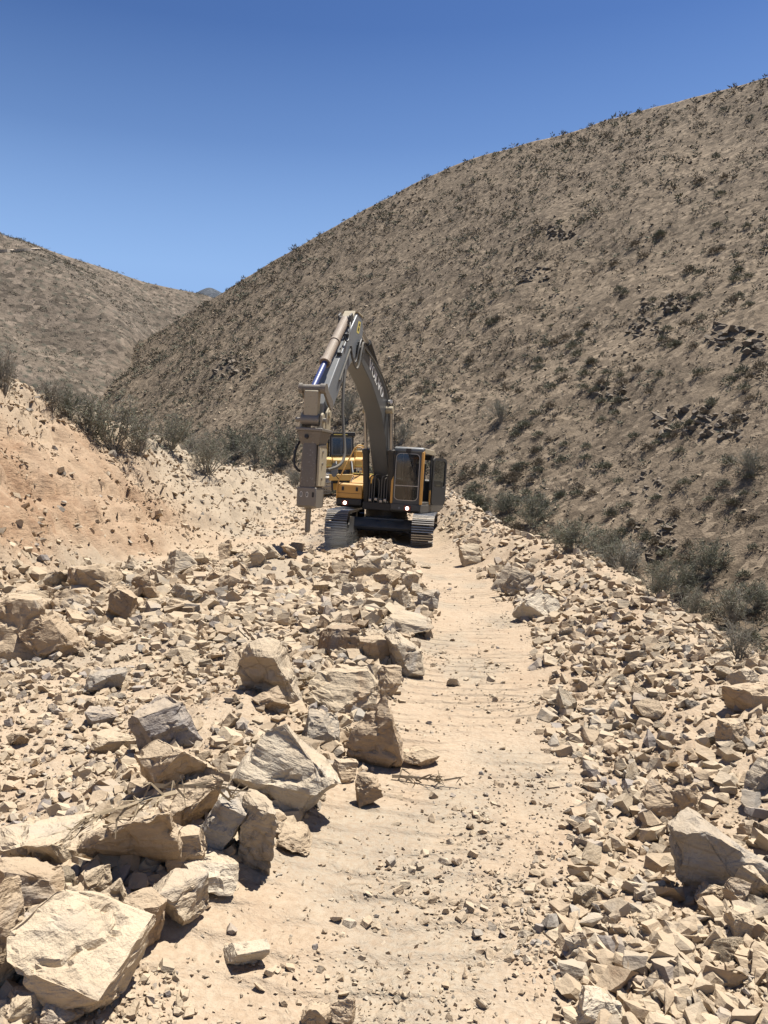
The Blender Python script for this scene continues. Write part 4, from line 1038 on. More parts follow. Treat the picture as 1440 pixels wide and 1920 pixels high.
# hand-placed blocks: name, px centre, px base, px width, px height, tint, cuts, tilt, label, group
HERO = [
 (116, 1912, 255, 262, 'C', (18, -8, -14), "broad smooth cream slab nearest the camera at the bottom edge", None),
 (-8, 1885, 85, 200, 'T', (0, 10, 8), "tall tan block cut off by the bottom left corner", None),
 (32, 1935, 90, 75, 'C', (0, 0, 5), "small cream block in the very corner below the smooth slab", None),
 (105, 1935, 70, 75, 'T', (10, 0, 40), "grey tan wedge leaning on the foot of the smooth slab", None),
 (68, 1655, 175, 115, 'C', (14, 6, 8), "pale rounded boulder with a rough brown hollow at the left edge", None),
 (38, 1712, 125, 95, 'B', (-10, 12, 20), "shaded brown boulder wedged under the pale rounded boulder", None),
 (237, 1672, 165, 180, 'T', (8, 0, -6), "large tan boulder with a dead branch lying over its top", None),
 (350, 1572, 100, 112, 'T', (-6, 0, 22), "tan block standing behind the boulder with the dead branch", None),
 (412, 1622, 78, 118, 'G', (6, 24, 10), "grey green leaning slab beside a matching upright slab", None),
 (478, 1645, 74, 135, 'L', (8, 12, -12), "upright tan slab touching the track sand, right of the grey green slab", None),
 (535, 1538, 165, 170, 'W', (16, 14, 20), "big pale layered slab boulder with a notch at its lower edge", None),
 (328, 1762, 92, 112, 'C', (0, -3, 8), "squared cream block standing at the edge of the track sand", None),
 (250, 1800, 92, 122, 'B', (12, 14, 30), "brown dusty boulder with a dark undercut beside the squared block", None),
 (200, 1778, 80, 115, 'C', (14, -22, 10), "pale tilted slab between the smooth slab and the brown boulder", None),
 (172, 1716, 70, 72, 'C', (12, -18, 40), "small cream wedge between the largest left boulders", None),
 (345, 1652, 66, 84, 'T', (10, 0, 15), "tan pointed rock just above the squared cream block", None),
 (378, 1678, 98, 58, 'W', (4, 8, 20), "flat topped whitish rock behind the squared cream block", None),
 (552, 1598, 76, 54, 'T', (6, 10, 30), "low tan rock in the shadow of the pale layered slab", None),
 (452, 1530, 66, 42, 'T', (0, 0, 10), "small rounded tan rock left of the pale layered slab", None),
 (645, 1468, 50, 44, 'T', (0, 10, 30), "small smooth tan rock below the standing brown boulder", None),
 (690, 1518, 54, 76, 'B', (8, 8, 10), "brown upright rock at the foot of the standing boulder", None),
 (706, 1452, 112, 155, 'B', (-6, 6, 12), "standing rounded brown boulder at the edge of the track", None),
 (788, 1440, 72, 46, 'T', (0, 4, 20), "low tan rock lying on the track right of the standing boulder", None),
 (503, 1325, 118, 145, 'L', (10, -4, 14), "tall boulder with a grey upper face in the middle of the rubble", None),
 (508, 1340, 62, 56, 'B', (0, 10, 40), "brown rock leaning on the foot of the tall grey faced boulder", None),
 (757, 1272, 88, 80, 'L', (12, 10, -15), "flat grey tan boulder beside the track, midway to the excavator", None),
 (704, 1246, 62, 52, 'T', (0, -10, 30), "tan block behind the flat grey tan boulder", None),
 (722, 1312, 62, 68, 'T', (0, 8, 25), "tan block in front of the flat grey tan boulder", None),
 (766, 1194, 102, 52, 'L', (6, 6, 8), "long low boulder lying across the ridge end beside the track", None),
 (632, 1234, 72, 62, 'D', (0, 0, 15), "dark brown crumbling lump of rock on the central ridge", None),
 (640, 1345, 135, 110, 'C', (5, 4, 12), "wide pale crumbled boulder half buried in the central ridge", None),
 (602, 1400, 82, 78, 'G', (10, 16, 30), "grey split rock below the wide pale crumbled boulder", None),
 (803, 1150, 46, 54, 'G', (0, 14, 20), "grey sided rock at the track end of the middle heap", None),
 (20, 1240, 130, 118, 'T', (0, 8, 14), "large smooth tan boulder cut by the left picture edge", None),
 (90, 1236, 92, 84, 'B', (0, -24, 20), "brown boulder leaning against the large smooth left edge boulder", None),
 (166, 1114, 98, 60, 'T', (6, 0, 8), "wide tan boulder at the foot of the orange cut bank", None),
 (271, 1134, 52, 56, 'B', (4, 4, 35), "blocky tan cube of rock right of the wide boulder under the bank", None),
 (335, 1084, 48, 52, 'L', (0, 16, 30), "pointed pale rock highest in the left heap", None),
 (224, 1170, 66, 56, 'B', (0, 34, 10), "tilted brown slab in the left heap", None),
 (190, 1304, 84, 46, 'G', (6, -6, 15), "grey rock lying alone in the flat rubble on the left", None),
 (208, 1414, 86, 54, 'C', (6, 4, 20), "cream block with shaded front beside the glossy grey rock", None),
 (300, 1422, 112, 104, 'P', (10, -14, 25), "large glossy grey rock with rusty streaks in the left rubble", None),
 (318, 1490, 100, 112, 'T', (22, -30, 20), "tan slab leaning beside the sandy mound, below the glossy rock", None),
 (186, 1366, 58, 40, 'P', (8, 0, 20), "purple grey flat rock above the cream block", None),
 (1362, 1688, 176, 182, 'G', (14, -8, 12), "largest grey boulder with a pale dusty top on the right berm", None),
 (1243, 1548, 64, 90, 'B', (0, -8, 25), "brown upright rock of a touching pair above the largest grey boulder", None),
 (1291, 1546, 54, 84, 'T', (0, 12, 15), "pale upright rock of a touching pair above the largest grey boulder", None),
 (1436, 1496, 70, 78, 'G', (0, 6, 20), "grey rock cut by the right edge above the largest grey boulder", None),
 (1395, 1770, 70, 64, 'C', (4, 20, 10), "cream block below the largest grey boulder", None),
 (1386, 1716, 50, 74, 'T', (0, 10, 30), "narrow upright tan rock under the largest grey boulder", None),
 (1338, 1708, 60, 58, 'T', (0, 0, 10), "rounded tan rock at the left foot of the largest grey boulder", None),
 (1425, 1690, 80, 70, 'C', (0, 22, 10), "cream slab leaning at the right edge beside the largest grey boulder", None),
 (1124, 1935, 100, 92, 'W', (0, 0, 30), "pale pointed rock at the bottom edge where track meets berm", None),
 (1082, 1802, 48, 62, 'L', (0, -6, 20), "grey tan upright rock standing at the berm's toe", None),
 (1226, 1742, 56, 52, 'C', (0, 8, 20), "cream rock in the near berm, left of the deep shadow", None),
 (1234, 1832, 42, 40, 'G', (0, 0, 25), "small blue grey rock among tan ones in the near berm", None),
 (1420, 1338, 86, 58, 'T', (4, -6, 10), "large tan boulder at the right edge on the berm crest", None),
 (1380, 1404, 56, 56, 'T', (0, 0, 20), "rounded tan rock below the berm crest boulder", None),
 (1006, 1168, 92, 66, 'W', (24, -10, 8), "big pale boulder with shaded front at the right side of the track", None),
 (966, 1118, 60, 52, 'L', (0, 16, 20), "jagged grey tan boulder just behind the big pale trackside boulder", None),
 (884, 1060, 46, 40, 'C', (0, 0, 10), "pale knobbly boulder beside the track near the excavator", None),
 (890, 1026, 38, 22, 'B', (0, 0, 10), "flat brown rock resting behind the pale knobbly boulder", None),
 (1362, 1250, 66, 36, 'C', (8, -4, 10), "long pale slab on the far right berm crest", None),
 (1398, 1290, 46, 38, 'L', (0, 0, 30), "blocky grey tan rock on the crest right of the long pale slab", None),
 (850, 1288, 22, 20, 'L', (0, 0, 10), "single small rock lying alone in the middle of the track", None),
 (455, 1815, 74, 50, 'W', (0, 0, 20), "whitish grey crushed rock bedded in the near track sand", None),
 (595, 1930, 56, 50, 'T', (4, 0, 10), "flat tan stone at the bottom edge, left of its twin", None),
 (640, 1925, 48, 58, 'T', (4, 0, -12), "flat tan stone at the bottom edge, right of its twin", None),
]
MID = "rock of the middle heap in front of the excavator"
for a in ((625, 1110, 44, 34), (727, 1116, 52, 50), (752, 1150, 38, 44), (718, 1132, 38, 42), (684, 1092, 62, 48), (640, 1086, 56, 36), (660, 1122, 34, 30), (768, 1116, 36, 46), (700, 1150, 44, 30), (640, 1140, 40, 26),
          (780, 1128, 30, 36), (600, 1120, 34, 26), (735, 1072, 40, 26)):
    HERO.append((*a, 'CTLC'[len(HERO) % 4], (rng.uniform(-15, 15), rng.uniform(-20, 20), rng.uniform(0, 60)), MID, "rocks of the middle heap"))
LHP = "rock in the heap below the orange cut bank"
for a in ((430, 1116, 54, 44), (350, 1140, 54, 48), (402, 1100, 44, 38), (482, 1066, 32, 48), (300, 1095, 40, 34), (250, 1072, 44, 34), (120, 1150, 60, 46), (60, 1150, 70, 44), (140, 1180, 56, 40), (390, 1140, 36, 30), (450, 1085, 36, 30),
          (500, 1050, 40, 34), (540, 1048, 34, 26), (280, 1180, 44, 30), (200, 1215, 54, 32), (380, 1060, 36, 28), (420, 1050, 40, 30), (100, 1110, 46, 34), (330, 1150, 40, 30), (230, 1100, 40, 30)):
    HERO.append((*a, 'CTLT'[len(HERO) % 4], (rng.uniform(-15, 15), rng.uniform(-25, 25), rng.uniform(0, 60)), LHP, "rocks of the heap under the cut bank"))
n_rock = 0
rg = np.random.default_rng(5)
def put_rock(px, by, w, h, tint, tilt, label, group, cuts):
    global n_rock
    hit = cast(min(max(px, -60), 1500), by - h * .06, 'g')
    if hit is None: return None
    p = hit[0]; d = p.y
    if px < 600 and by > 1430 and w * h < 50000: w *= 1.17; h *= 1.17
    W = w * d / F_PX; Hh = h * d / F_PX
    look = (EYE - p.z) / max(d, .1); ang = math.atan(max(look, 0))
    D = W * rg.uniform(.70, .95)
    Hr = max((Hh - D * math.sin(ang) * .85) / math.cos(ang), Hh * .58)
    dims = (W * 1.04, D * 1.02, Hr * 1.12); size = (W + D + Hr) / 3
    bm = cut_rock(rg, dims, int(rg.integers(9, 14)), .62, .97)
    me = finish_rock(bm, "rock", cuts, .050, int(rg.integers(1, 9999)), size, .045)
    o = link("rock", me)
    o.rotation_euler = (R(tilt[0]), R(tilt[1]), R(tilt[2]))
    o.location = (p.x, p.y + D * .30, 0)
    mt = o.rotation_euler.to_matrix(); zmin = min((mt @ v.co).z for v in me.vertices); zmax = max((mt @ v.co).z for v in me.vertices)
    gz_ = hat(o.location.x, o.location.y)
    o.location.z = gz_ - zmin - (zmax - zmin) * .16
    c = np.array(TINT[tint]) * rg.uniform(.93, 1.07); o.color = (*c, 1)
    if label in (MID, LHP): label = ("larger " if w * h > 1700 else "smaller ") + TWORD[tint] + " " + label + (", left part" if px < 250 and label == LHP else ", right part" if px > 400 and label == LHP else "")
    tag(o, label, "boulder" if size > .17 else "rock", group); n_rock += 1
    return o
rock_objs = []
for (px, by, w, h, tint, tilt, label, group) in HERO:
    rock_objs.append(put_rock(px, by, w, h, tint, tilt, label, group, 5 if w * h > 6500 else 4 if w * h > 2500 else 3))

# shared blocks for the countable mid-sized rocks
PROTO = []
for k in range(26):
    dm = (1, rg.uniform(.6, 1.0), rg.uniform(.40, .85))
    bm = cut_rock(rg, dm, int(rg.integers(6, 10)))
    PROTO.append(finish_rock(bm, "rock", 2, .05, 100 + k, .8, .03))
def scatter_mid(n, xf, yr, smin, smax, label, group, tints, ends=('',)):
    k = 0; tries = 0; placed = []
    while k < n and tries < n * 60:
        tries += 1
        yv = math.exp(rg.uniform(math.log(yr[0]), math.log(yr[1]))); x0, x1 = xf(yv); xv = rg.uniform(x0, x1)
        if not (-.50 < xv / yv < .50): continue
        s = smin * (smax / smin) ** (rg.random() ** 1.7)
        if any((xv - a) ** 2 + (yv - b_) ** 2 < (.55 * (s + c)) ** 2 for a, b_, c in placed): continue
        if any(r_ and (xv - r_.location.x) ** 2 + (yv - r_.location.y) ** 2 < (.45 * s + .30 * max(r_.dimensions)) ** 2 for r_ in rock_objs[:66]): continue
        placed.append((xv, yv, s))
        o = link("rock", PROTO[int(rg.integers(0, len(PROTO)))])
        o.scale = (s, s * rg.uniform(.8, 1.1), s * rg.uniform(.75, 1.15))
        o.rotation_euler = (R(rg.normal(0, 18)), R(rg.normal(0, 18)), rg.uniform(0, 6.28))
        o.location = (xv, yv, hat(xv, yv) + s * .13)
        tk = tints[int(rg.integers(0, len(tints)))]; c = np.array(TINT[tk]) * rg.uniform(.9, 1.08); o.color = (*c, 1)
        where = next(w for lim, w in zip((4.2, 7.0, 99), ends) if yv < lim) if len(ends) == 3 else ends[0]
        tag(o, ("larger " if s > (smin * smax) ** .5 * 1.1 else "smaller ") + TWORD[tk] + " " + label + where, "rock", group); k += 1
scatter_mid(85, lambda y: (xr(y) + .05, xb(y) + .15), (2.5, 16), .10, .24, "rock in the right spoil berm, ", "rocks of the right berm", 'CCTTLLWTBGP', ("near the largest grey boulder", "along its middle stretch", "beyond the big pale boulder"))
scatter_mid(62, lambda y: (xl(y) + .2, xlft(y) - .4), (4.2, 17), .12, .32, "rock in the left rubble, ", "rocks in the left rubble field", 'CTLGTTCPG', ("near the glossy grey rock", "beside the tall grey faced boulder", "towards the cut bank"))
scatter_mid(30, lambda y: (xw(y) - .35, xlft(y) - .05), (2.5, 13), .09, .20, "rock in the central ridge, ", "rocks of the central ridge", 'CTTLB', ("near the squared cream block", "near the standing brown boulder", "towards the middle heap"))
scatter_mid(20, lambda y: (-3.2, .9), (16.2, 21.0), .16, .38, "rock in the rubble just in front of the excavator tracks", "rocks at the excavator", 'CCTW')

# ------------------------------------------------------------------ rubble too small to count
def low_proto(k, nc):
    bm = cut_rock(rg, (1, rg.uniform(.6, 1), rg.uniform(.35, .8)), nc, .6, .9)
    bmesh.ops.dissolve_limit(bm, angle_limit=R(16), verts=bm.verts, edges=bm.edges)
    bmesh.ops.triangulate(bm, faces=bm.faces); bm.verts.ensure_lookup_table()
    Vp = np.array([v.co[:] for v in bm.verts]); Tp = np.array([[v.index for v in f.verts] for f in bm.faces]); bm.free()
    return Vp, Tp
LOW = [low_proto(k, 4 + k % 3) for k in range(22)]
def rough_proto(k):
    bm = cut_rock(rg, (1, rg.uniform(.6, 1), rg.uniform(.4, .8)), 5)
    bmesh.ops.dissolve_limit(bm, angle_limit=R(14), verts=bm.verts, edges=bm.edges)
    me = finish_rock(bm, "block", -1, .06, 900 + k, .8, .04)
    Vp = np.array([v.co[:] for v in me.vertices]); Tp = np.array([p.vertices[:] for p in me.polygons]); bpy.data.meshes.remove(me)
    return Vp, Tp
FINE = [rough_proto(k) for k in range(16)]
def tiny_proto(k, n=8):
    bm = bmesh.new()
    for _ in range(n):
        q = rg.normal(size=3); q = q / np.linalg.norm(q) * .5; bm.verts.new((q[0], q[1] * .8, q[2] * .6))
    bmesh.ops.convex_hull(bm, input=bm.verts); bmesh.ops.delete(bm, geom=[v for v in bm.verts if not v.link_faces], context='VERTS')
    bmesh.ops.recalc_face_normals(bm, faces=bm.faces); bm.verts.index_update(); bm.verts.ensure_lookup_table()
    Vp = np.array([v.co[:] for v in bm.verts]); Tp = np.array([[v.index for v in f.verts] for f in bm.faces]); bm.free()
    return Vp, Tp
TINY = [tiny_proto(k, 7 + k % 3) for k in range(18)]
def rot_mats(n, tilt):
    a = rng.uniform(0, 2 * math.pi, n); b_ = rng.normal(0, tilt, n); c = rng.normal(0, tilt, n)
    ca, sa, cb_, sb_, cc_, sc_ = np.cos(a), np.sin(a), np.cos(b_), np.sin(b_), np.cos(c), np.sin(c)
    Rz = np.zeros((n, 3, 3)); Rz[:, 0, 0] = ca; Rz[:, 0, 1] = -sa; Rz[:, 1, 0] = sa; Rz[:, 1, 1] = ca; Rz[:, 2, 2] = 1
    Rx = np.zeros((n, 3, 3)); Rx[:, 0, 0] = 1; Rx[:, 1, 1] = cb_; Rx[:, 1, 2] = -sb_; Rx[:, 2, 1] = sb_; Rx[:, 2, 2] = cb_
    Ry = np.zeros((n, 3, 3)); Ry[:, 1, 1] = 1; Ry[:, 0, 0] = cc_; Ry[:, 0, 2] = sc_; Ry[:, 2, 0] = -sc_; Ry[:, 2, 2] = cc_
    return Rz @ Rx @ Ry
def stones(name, P, S_, cols, mat, tilt=.35, lift=.12, protos=LOW, kind='stuff'):
    Vs, Ts, Cs = [], [], []; off = 0
    pid = rng.integers(0, len(protos), len(P)); Rm = rot_mats(len(P), tilt)
    asp = rng.uniform(.75, 1.2, (len(P), 3))
    for k, (Vp, Tp) in enumerate(protos):
        ix = np.where(pid == k)[0]
        if not len(ix): continue
        W = np.einsum('nij,nvj->nvi', Rm[ix], Vp[None] * asp[ix][:, None, :]) * S_[ix][:, None, None] + P[ix][:, None, :]
        W[:, :, 2] += (S_[ix] * lift)[:, None]
        Ts.append((Tp[None] + (np.arange(len(ix)) * len(Vp))[:, None, None] + off).reshape(-1, 3)); off += len(ix) * len(Vp)
        Vs.append(W.reshape(-1, 3)); Cs.append(np.repeat(cols[ix], len(Vp), 0))
    me = mesh_np(name, np.concatenate(Vs), np.concatenate(Ts), mat); color_attr(me, "tint", np.concatenate(Cs))
    return tag(link(name, me), kind=kind)
def tints(n, keys):
    base = np.array([TINT[k] for k in keys])[rng.integers(0, len(keys), n)]
    return base * rng.uniform(.86, 1.10, (n, 1))
def wedge(n, y0, y1, half=.54, power=1.0):
    yv = np.exp(rng.uniform(math.log(y0), math.log(y1), n)) if power else rng.uniform(y0, y1, n)
    return rng.uniform(-half, half, n) * yv, yv
# candidates are spread evenly in the view's log depth, then thinned by where rubble lies
x, y = wedge(150000, 2.2, 26)
r_, l_, s_, t_ = zones(x, y)
bare_l = sstep(-.05, .30, fbm(x * .75, y * .75, octv=3, seed=81)); bare_r = sstep(-.30, .15, fbm(x * .9, y * .9, octv=3, seed=82))
dens = r_ * (x < xb(y) + 1.6) * (.35 + .65 * bare_r) * .95 + l_ * (.48 + .52 * bare_l) * 1.05 + s_ * .40 * sstep(-.35, .25, fbm(x * .8, y * .8, seed=83)) + t_ * .42 * sstep(.12, .34, fbm(x * 1.1, y * .9, octv=3, seed=84))
def patches(x, y):
    out = 0 * x
    for cx_, cy_, rx_, ry_, a_ in ((.49, 4.1, .30, .35, 1.0), (.25, 3.45, .28, .30, .8), (.86, 4.5, .25, .5, .8), (.95, 6.4, .35, .6, .9), (.02, 2.75, .35, .22, .6), (.40, 3.2, .4, .25, .7), (.75, 8.2, .3, .8, .5), (1.25, 9.5, .3, 1.2, .5), (1.1, 13, .4, 1.5, .5)):
        out = np.maximum(out, a_ * np.exp(-(((x - cx_) / rx_) ** 2 + ((y - cy_) / ry_) ** 2)))
    return out * (.4 + .6 * sstep(-.3, .2, fbm(x * 5, y * 5, octv=2, seed=88)))
dens = dens + t_ * .50 * patches(x, y)
dens = dens + np.exp(-((x - xw(y)) / .5) ** 2) * .35 * (1 - t_)
dens = dens * (1 - .93 * np.exp(-(((x + 1.02) / .36) ** 2 + ((y - 5.35) / .95) ** 2) ** 2))
heap = l_ * np.exp(-((y - 12.5) / 4.0) ** 2)
clear_ = 1 - .9 * np.exp(-(((x + 1.75) / .75) ** 2 + ((y - 15.0) / 1.9) ** 2) ** 2)
keep = rng.random(len(x)) < (dens + heap * .5) * .30 * clear_
x, y, r_, l_, s_, t_, heap = x[keep], y[keep], r_[keep], l_[keep], s_[keep], t_[keep], heap[keep]
sz = (.024 * (5.6 ** (rng.random(len(x)) ** 1.8))) * (1 + .7 * heap) * np.where((l_ > .5) & (np.abs(x - xw(y)) > .6) & (heap < .35), .68, 1.0) * np.where(t_ > .5, .45, 1.0) * (.8 + .055 * np.minimum(y, 14))
PR = np.stack([x, y, ground_h(x, y)], 1); TR = tints(len(x), 'CTTTLCTBCTGCPLCT'); nearr = (sz / y > .0165)
print("rubble", len(x), int(nearr.sum()))
small = (sz / y < .0062); mid_s = ~nearr & ~small
stones("rubble", PR[small], sz[small], TR[small], M['rubble'], .45, .16, TINY)
stones("rubble", PR[mid_s], sz[mid_s], TR[mid_s], M['rubble'], .45, .16)
stones("rubble", PR[nearr], sz[nearr], TR[nearr], M['rubble'], .45, .14, FINE)
# pebbles and clods
x, y = wedge(46000, 2.2, 13)
r_, l_, s_, t_ = zones(x, y)
keep = rng.random(len(x)) < (.50 * (r_ + l_) + .13 * t_ + 1.4 * t_ * patches(x, y) + .85 * t_ * sstep(.08, .32, fbm(x * 1.1, y * .9, octv=3, seed=84))) * .62
x, y = x[keep], y[keep]
stones("gravel", np.stack([x, y, ground_h(x, y)], 1), .010 * (3.4 ** rng.random(len(x))) * (.85 + .03 * y), tints(len(x), 'TTCBLTGL'), M['rubble'], .5, .12, TINY)
# scree on the cut bank crest, the far berm and the bank beyond the machine
x = rng.uniform(-20, 6, 46000); y = rng.uniform(9, 58, 46000)
up = np.clip((xl(y) - x) / np.maximum(xl(y) - xc(y), .5), 0, 1.6)
dens = (up > 0) * (.07 + .75 * (y > 23) + .80 * sstep(.55, 1.0, up)) + (up <= 0) * (y > 25) * .5 + (x > xb(y) - 1) * (y > 17) * .8
keep = (rng.random(len(x)) < dens * .8) & (np.abs(x / y) < .56)
x, y = x[keep], y[keep]
stones("scree", np.stack([x, y, ground_h(x, y)], 1), .06 * (5.5 ** (rng.random(len(x)) ** 1.8)), tints(len(x), 'TLLGBGTD'), M['rubble'], .35, .10, TINY)

# clods and loose blocks on the cut bank
y = rng.uniform(8, 30, 30000); x = xl(y) + .4 - rng.uniform(0, 1, 30000) ** .8 * (xl(y) - xc(y) + .8)
band = fbm(x * .55 + y * .25, y * .9 - x * .3, octv=4, seed=87)
keep = (rng.random(30000) < .08 + .75 * sstep(.02, .30, band)) & (np.abs(x / y) < .54); x, y = x[keep][:8500], y[keep][:8500]
stones("bank_rubble", np.stack([x, y, ground_h(x, y)], 1), .030 * (6.5 ** (rng.random(len(x)) ** 2.3)), tints(len(x), 'BBTBDT'), M['rubble'], .45, .10, TINY)
# ------------------------------------------------------------------ hillside stones and outcrops
HP = hill.reshape(NU, NV, 3)
def hill_pts(n, vmax=1.0, vpow=1.0, umin=.16, umax=.97):
    u = rng.uniform(umin, umax, n) * (NU - 1.001); v = (rng.random(n) ** vpow) * vmax
    j = np.interp(v, vv, np.arange(NV)); i0 = u.astype(int); j0 = np.minimum(j.astype(int), NV - 2); fu = (u - i0)[:, None]; fv = (j - j0)[:, None]
    return (HP[i0, j0] * (1 - fu) + HP[i0 + 1, j0] * fu) * (1 - fv) + (HP[i0, j0 + 1] * (1 - fu) + HP[i0 + 1, j0 + 1] * fu) * fv
def in_view(P, mx=.53, lo=-.32):
    return (P[:, 1] > 2) & (np.abs(P[:, 0] / P[:, 1]) < mx)
P = hill_pts(110000, 1.0, 1.9); P = P[in_view(P)]
dn = sstep(-.35, .35, fbm(P[:, 0] / 7, P[:, 1] / 7 + P[:, 2] / 5, octv=3, seed=91)); P = P[rng.random(len(P)) < .35 + .65 * dn]
P = P[:26000]
HT = {'a': (.235, .19, .138), 'b': (.175, .14, .10), 'c': (.11, .09, .068), 'd': (.29, .245, .185)}
hc = np.array(list(HT.values()))[rng.choice(4, len(P), p=[.30, .38, .26, .06])] * rng.uniform(.85, 1.1, (len(P), 1))
stones("hillside_stones", P, .10 * (6.5 ** (rng.random(len(P)) ** 2.3)) * (.35 + P[:, 1] / 130), hc, M['rubble'], .35, .10, TINY)

LEDGE = []
for k in range(9):
    LEDGE.append(finish_rock(cut_rock(rg, (1, .9, rg.uniform(.25, .5)), 7), "ledge", 1, .05, 200 + k, .8, .03)); LEDGE[-1].materials.clear(); LEDGE[-1].materials.append(M['shale'])
def outcrop(px, py, wpx, hpx, label, n=34):
    hit = cast(px, py, 'h')
    if hit is None: return
    p = hit[0]; d = p.y; W = wpx * d / F_PX; Hh = hpx * d / F_PX
    root = empty("rock_outcrop", p, (0, 0, rg.uniform(-.2, .2)))
    tag(root, label, "outcrop", "shale outcrops on the hillside")
    for k in range(n):
        s = W * rg.uniform(.08, .30)
        o = link("ledge", LEDGE[k % 9], root); o.scale = (s, s, s); o.rotation_euler = (R(rg.normal(14, 6)), R(rg.normal(16, 5)), R(rg.normal(0, 12)))
        xx = rg.uniform(-.5, .5) * W; zz = rg.uniform(-.5, .5) * Hh
        q = cast(px + xx * F_PX / d, py - zz * F_PX / d, 'h')
        if q is None or (q[0] - p).length > W * 2.2: bpy.data.objects.remove(o); continue
        o.location = root.matrix_basis.inverted() @ (q[0] + Vector((s * .04, s * .08, -s * .02)))
for a in ((1215, 612, 70, 36, "dark shale ledge highest of those right of the boom"), (1385, 640, 110, 70, "broad dark outcrop at the right edge, halfway down the hill"), (1250, 570, 90, 30, "thin layered ledge above the other outcrops on the hill"),
          (1280, 790, 110, 60, "dark ledges in the middle of the lower hillside"), (1360, 800, 80, 50, "dark ledges near the right edge of the lower hillside"), (1225, 1010, 90, 90, "dark jagged outcrop just above the ravine brush"),
          (1150, 735, 60, 40, "small dark ledge left of the lower hillside outcrops"), (440, 690, 70, 40, "small dark outcrop above the pale soil spur left of the breaker"), (1060, 435, 60, 26, "thin dark ledge high on the hill face"), (1215, 905, 60, 50, "dark rock knot above the jagged ravine outcrop"), (1000, 515, 60, 30, "dark rock patch high on the face above the boom")):
    outcrop(*a)

# ================================================================== VEGETATION
def twig_tube(Vs, Ts, a, b, r0, r1):
    """three-sided tapering twig, numpy lists"""
    d = b - a; L = np.linalg.norm(d); d = d / max(L, 1e-6)
    u = np.cross(d, [0.31, .87, .21]); u /= np.linalg.norm(u); w = np.cross(d, u); o = len(Vs)
    for k in range(3):
        t = 2.0944 * k; q = u * math.cos(t) + w * math.sin(t); Vs.append(a + q * r0); Vs.append(b + q * r1)
    for k in range(3):
        i, j = 2 * k, 2 * ((k + 1) % 3); Ts.append((o + i, o + j, o + j + 1)); Ts.append((o + i, o + j + 1, o + i + 1))

def bush_meshes(seed, nstem=26, leafy=1.0, spread=.9, upright=.7, name="bush"):
    """unit-high bush: branches mesh and foliage mesh"""
    g = np.random.default_rng(seed); Vs, Ts = [], []; tips = []
    for s in range(nstem):
        az = g.uniform(0, 6.28); tilt = abs(g.normal(0, 1)) * spread * .55
        d = np.array([math.cos(az) * math.sin(tilt), math.sin(az) * math.sin(tilt), math.cos(tilt)])
        p = np.array([math.cos(az), math.sin(az), 0]) * g.uniform(0, .12); L = g.uniform(.55, 1.05); seg = 5; r_ = g.uniform(.008, .016)
        for k in range(seg):
            d = d + g.normal(0, .16, 3); d[2] += .05 * upright; d /= np.linalg.norm(d); q = p + d * L / seg
            twig_tube(Vs, Ts, p, q, r_ * (1 - k / seg * .8), r_ * (1 - (k + 1) / seg * .8))
            if k > 0:
                for _ in range(4):
                    e = d + g.normal(0, .55, 3); e /= np.linalg.norm(e); l2 = g.uniform(.10, .28); m_ = q + e * l2
                    twig_tube(Vs, Ts, q, m_, r_ * .35, r_ * .15); tips.append((q, m_))
                    for _ in range(2):
                        e2 = e + g.normal(0, .6, 3); e2 /= np.linalg.norm(e2); b0 = q + e * l2 * g.uniform(.3, .9); m2 = b0 + e2 * g.uniform(.06, .15)
                        twig_tube(Vs, Ts, b0, m2, r_ * .2, r_ * .1); tips.append((b0, m2))
            p = q
    br = mesh_np("branches", np.array(Vs), np.array(Ts), M['twig'])
    LV, LT = [], []
    for a, b_ in tips:
        for _ in range(int(g.poisson(2.2 * leafy))):
            c = a + (b_ - a) * g.uniform(.2, 1.05) + g.normal(0, .012, 3); n = g.normal(0, 1, 3); n /= np.linalg.norm(n); t = np.cross(n, g.normal(0, 1, 3)); t /= np.linalg.norm(t)
            s = g.uniform(.010, .026); o = len(LV); LV += [c - t * s, c + n * s * .5, c + t * s * 1.3]; LT.append((o, o + 1, o + 2))
    lf = mesh_np("foliage", np.array(LV) if LV else np.zeros((3, 3)), np.array(LT) if LT else np.array([[0, 1, 2]]), M['leaf'])
    return br, lf
BUSH = [bush_meshes(300 + k, 24 + 3 * k, (2.0, 1.2, 3.2, .4)[k], (.95, .8, 1.1, .9)[k]) for k in range(4)]
def place_bush(px, py, wpx, hpx, kind, label, group=None, which='gh', name="bush"):
    hit = cast(px, py, which)
    if hit is None: return
    p = hit[0]; d = p.y; w = wpx * d / F_PX; h = hpx * d / F_PX
    root = empty(name, p - Vector((0, 0, .05 * h)), (0, 0, rg.uniform(0, 6.28)))
    root.scale = (w * .80, w * .80, h * .80)
    br, lf = BUSH[kind]
    link("branches", br, root); link("foliage", lf, root)
    tag(root, label, "bush", group)
LB = "bushes along the top of the cut bank"; RB = "bushes in the ravine"
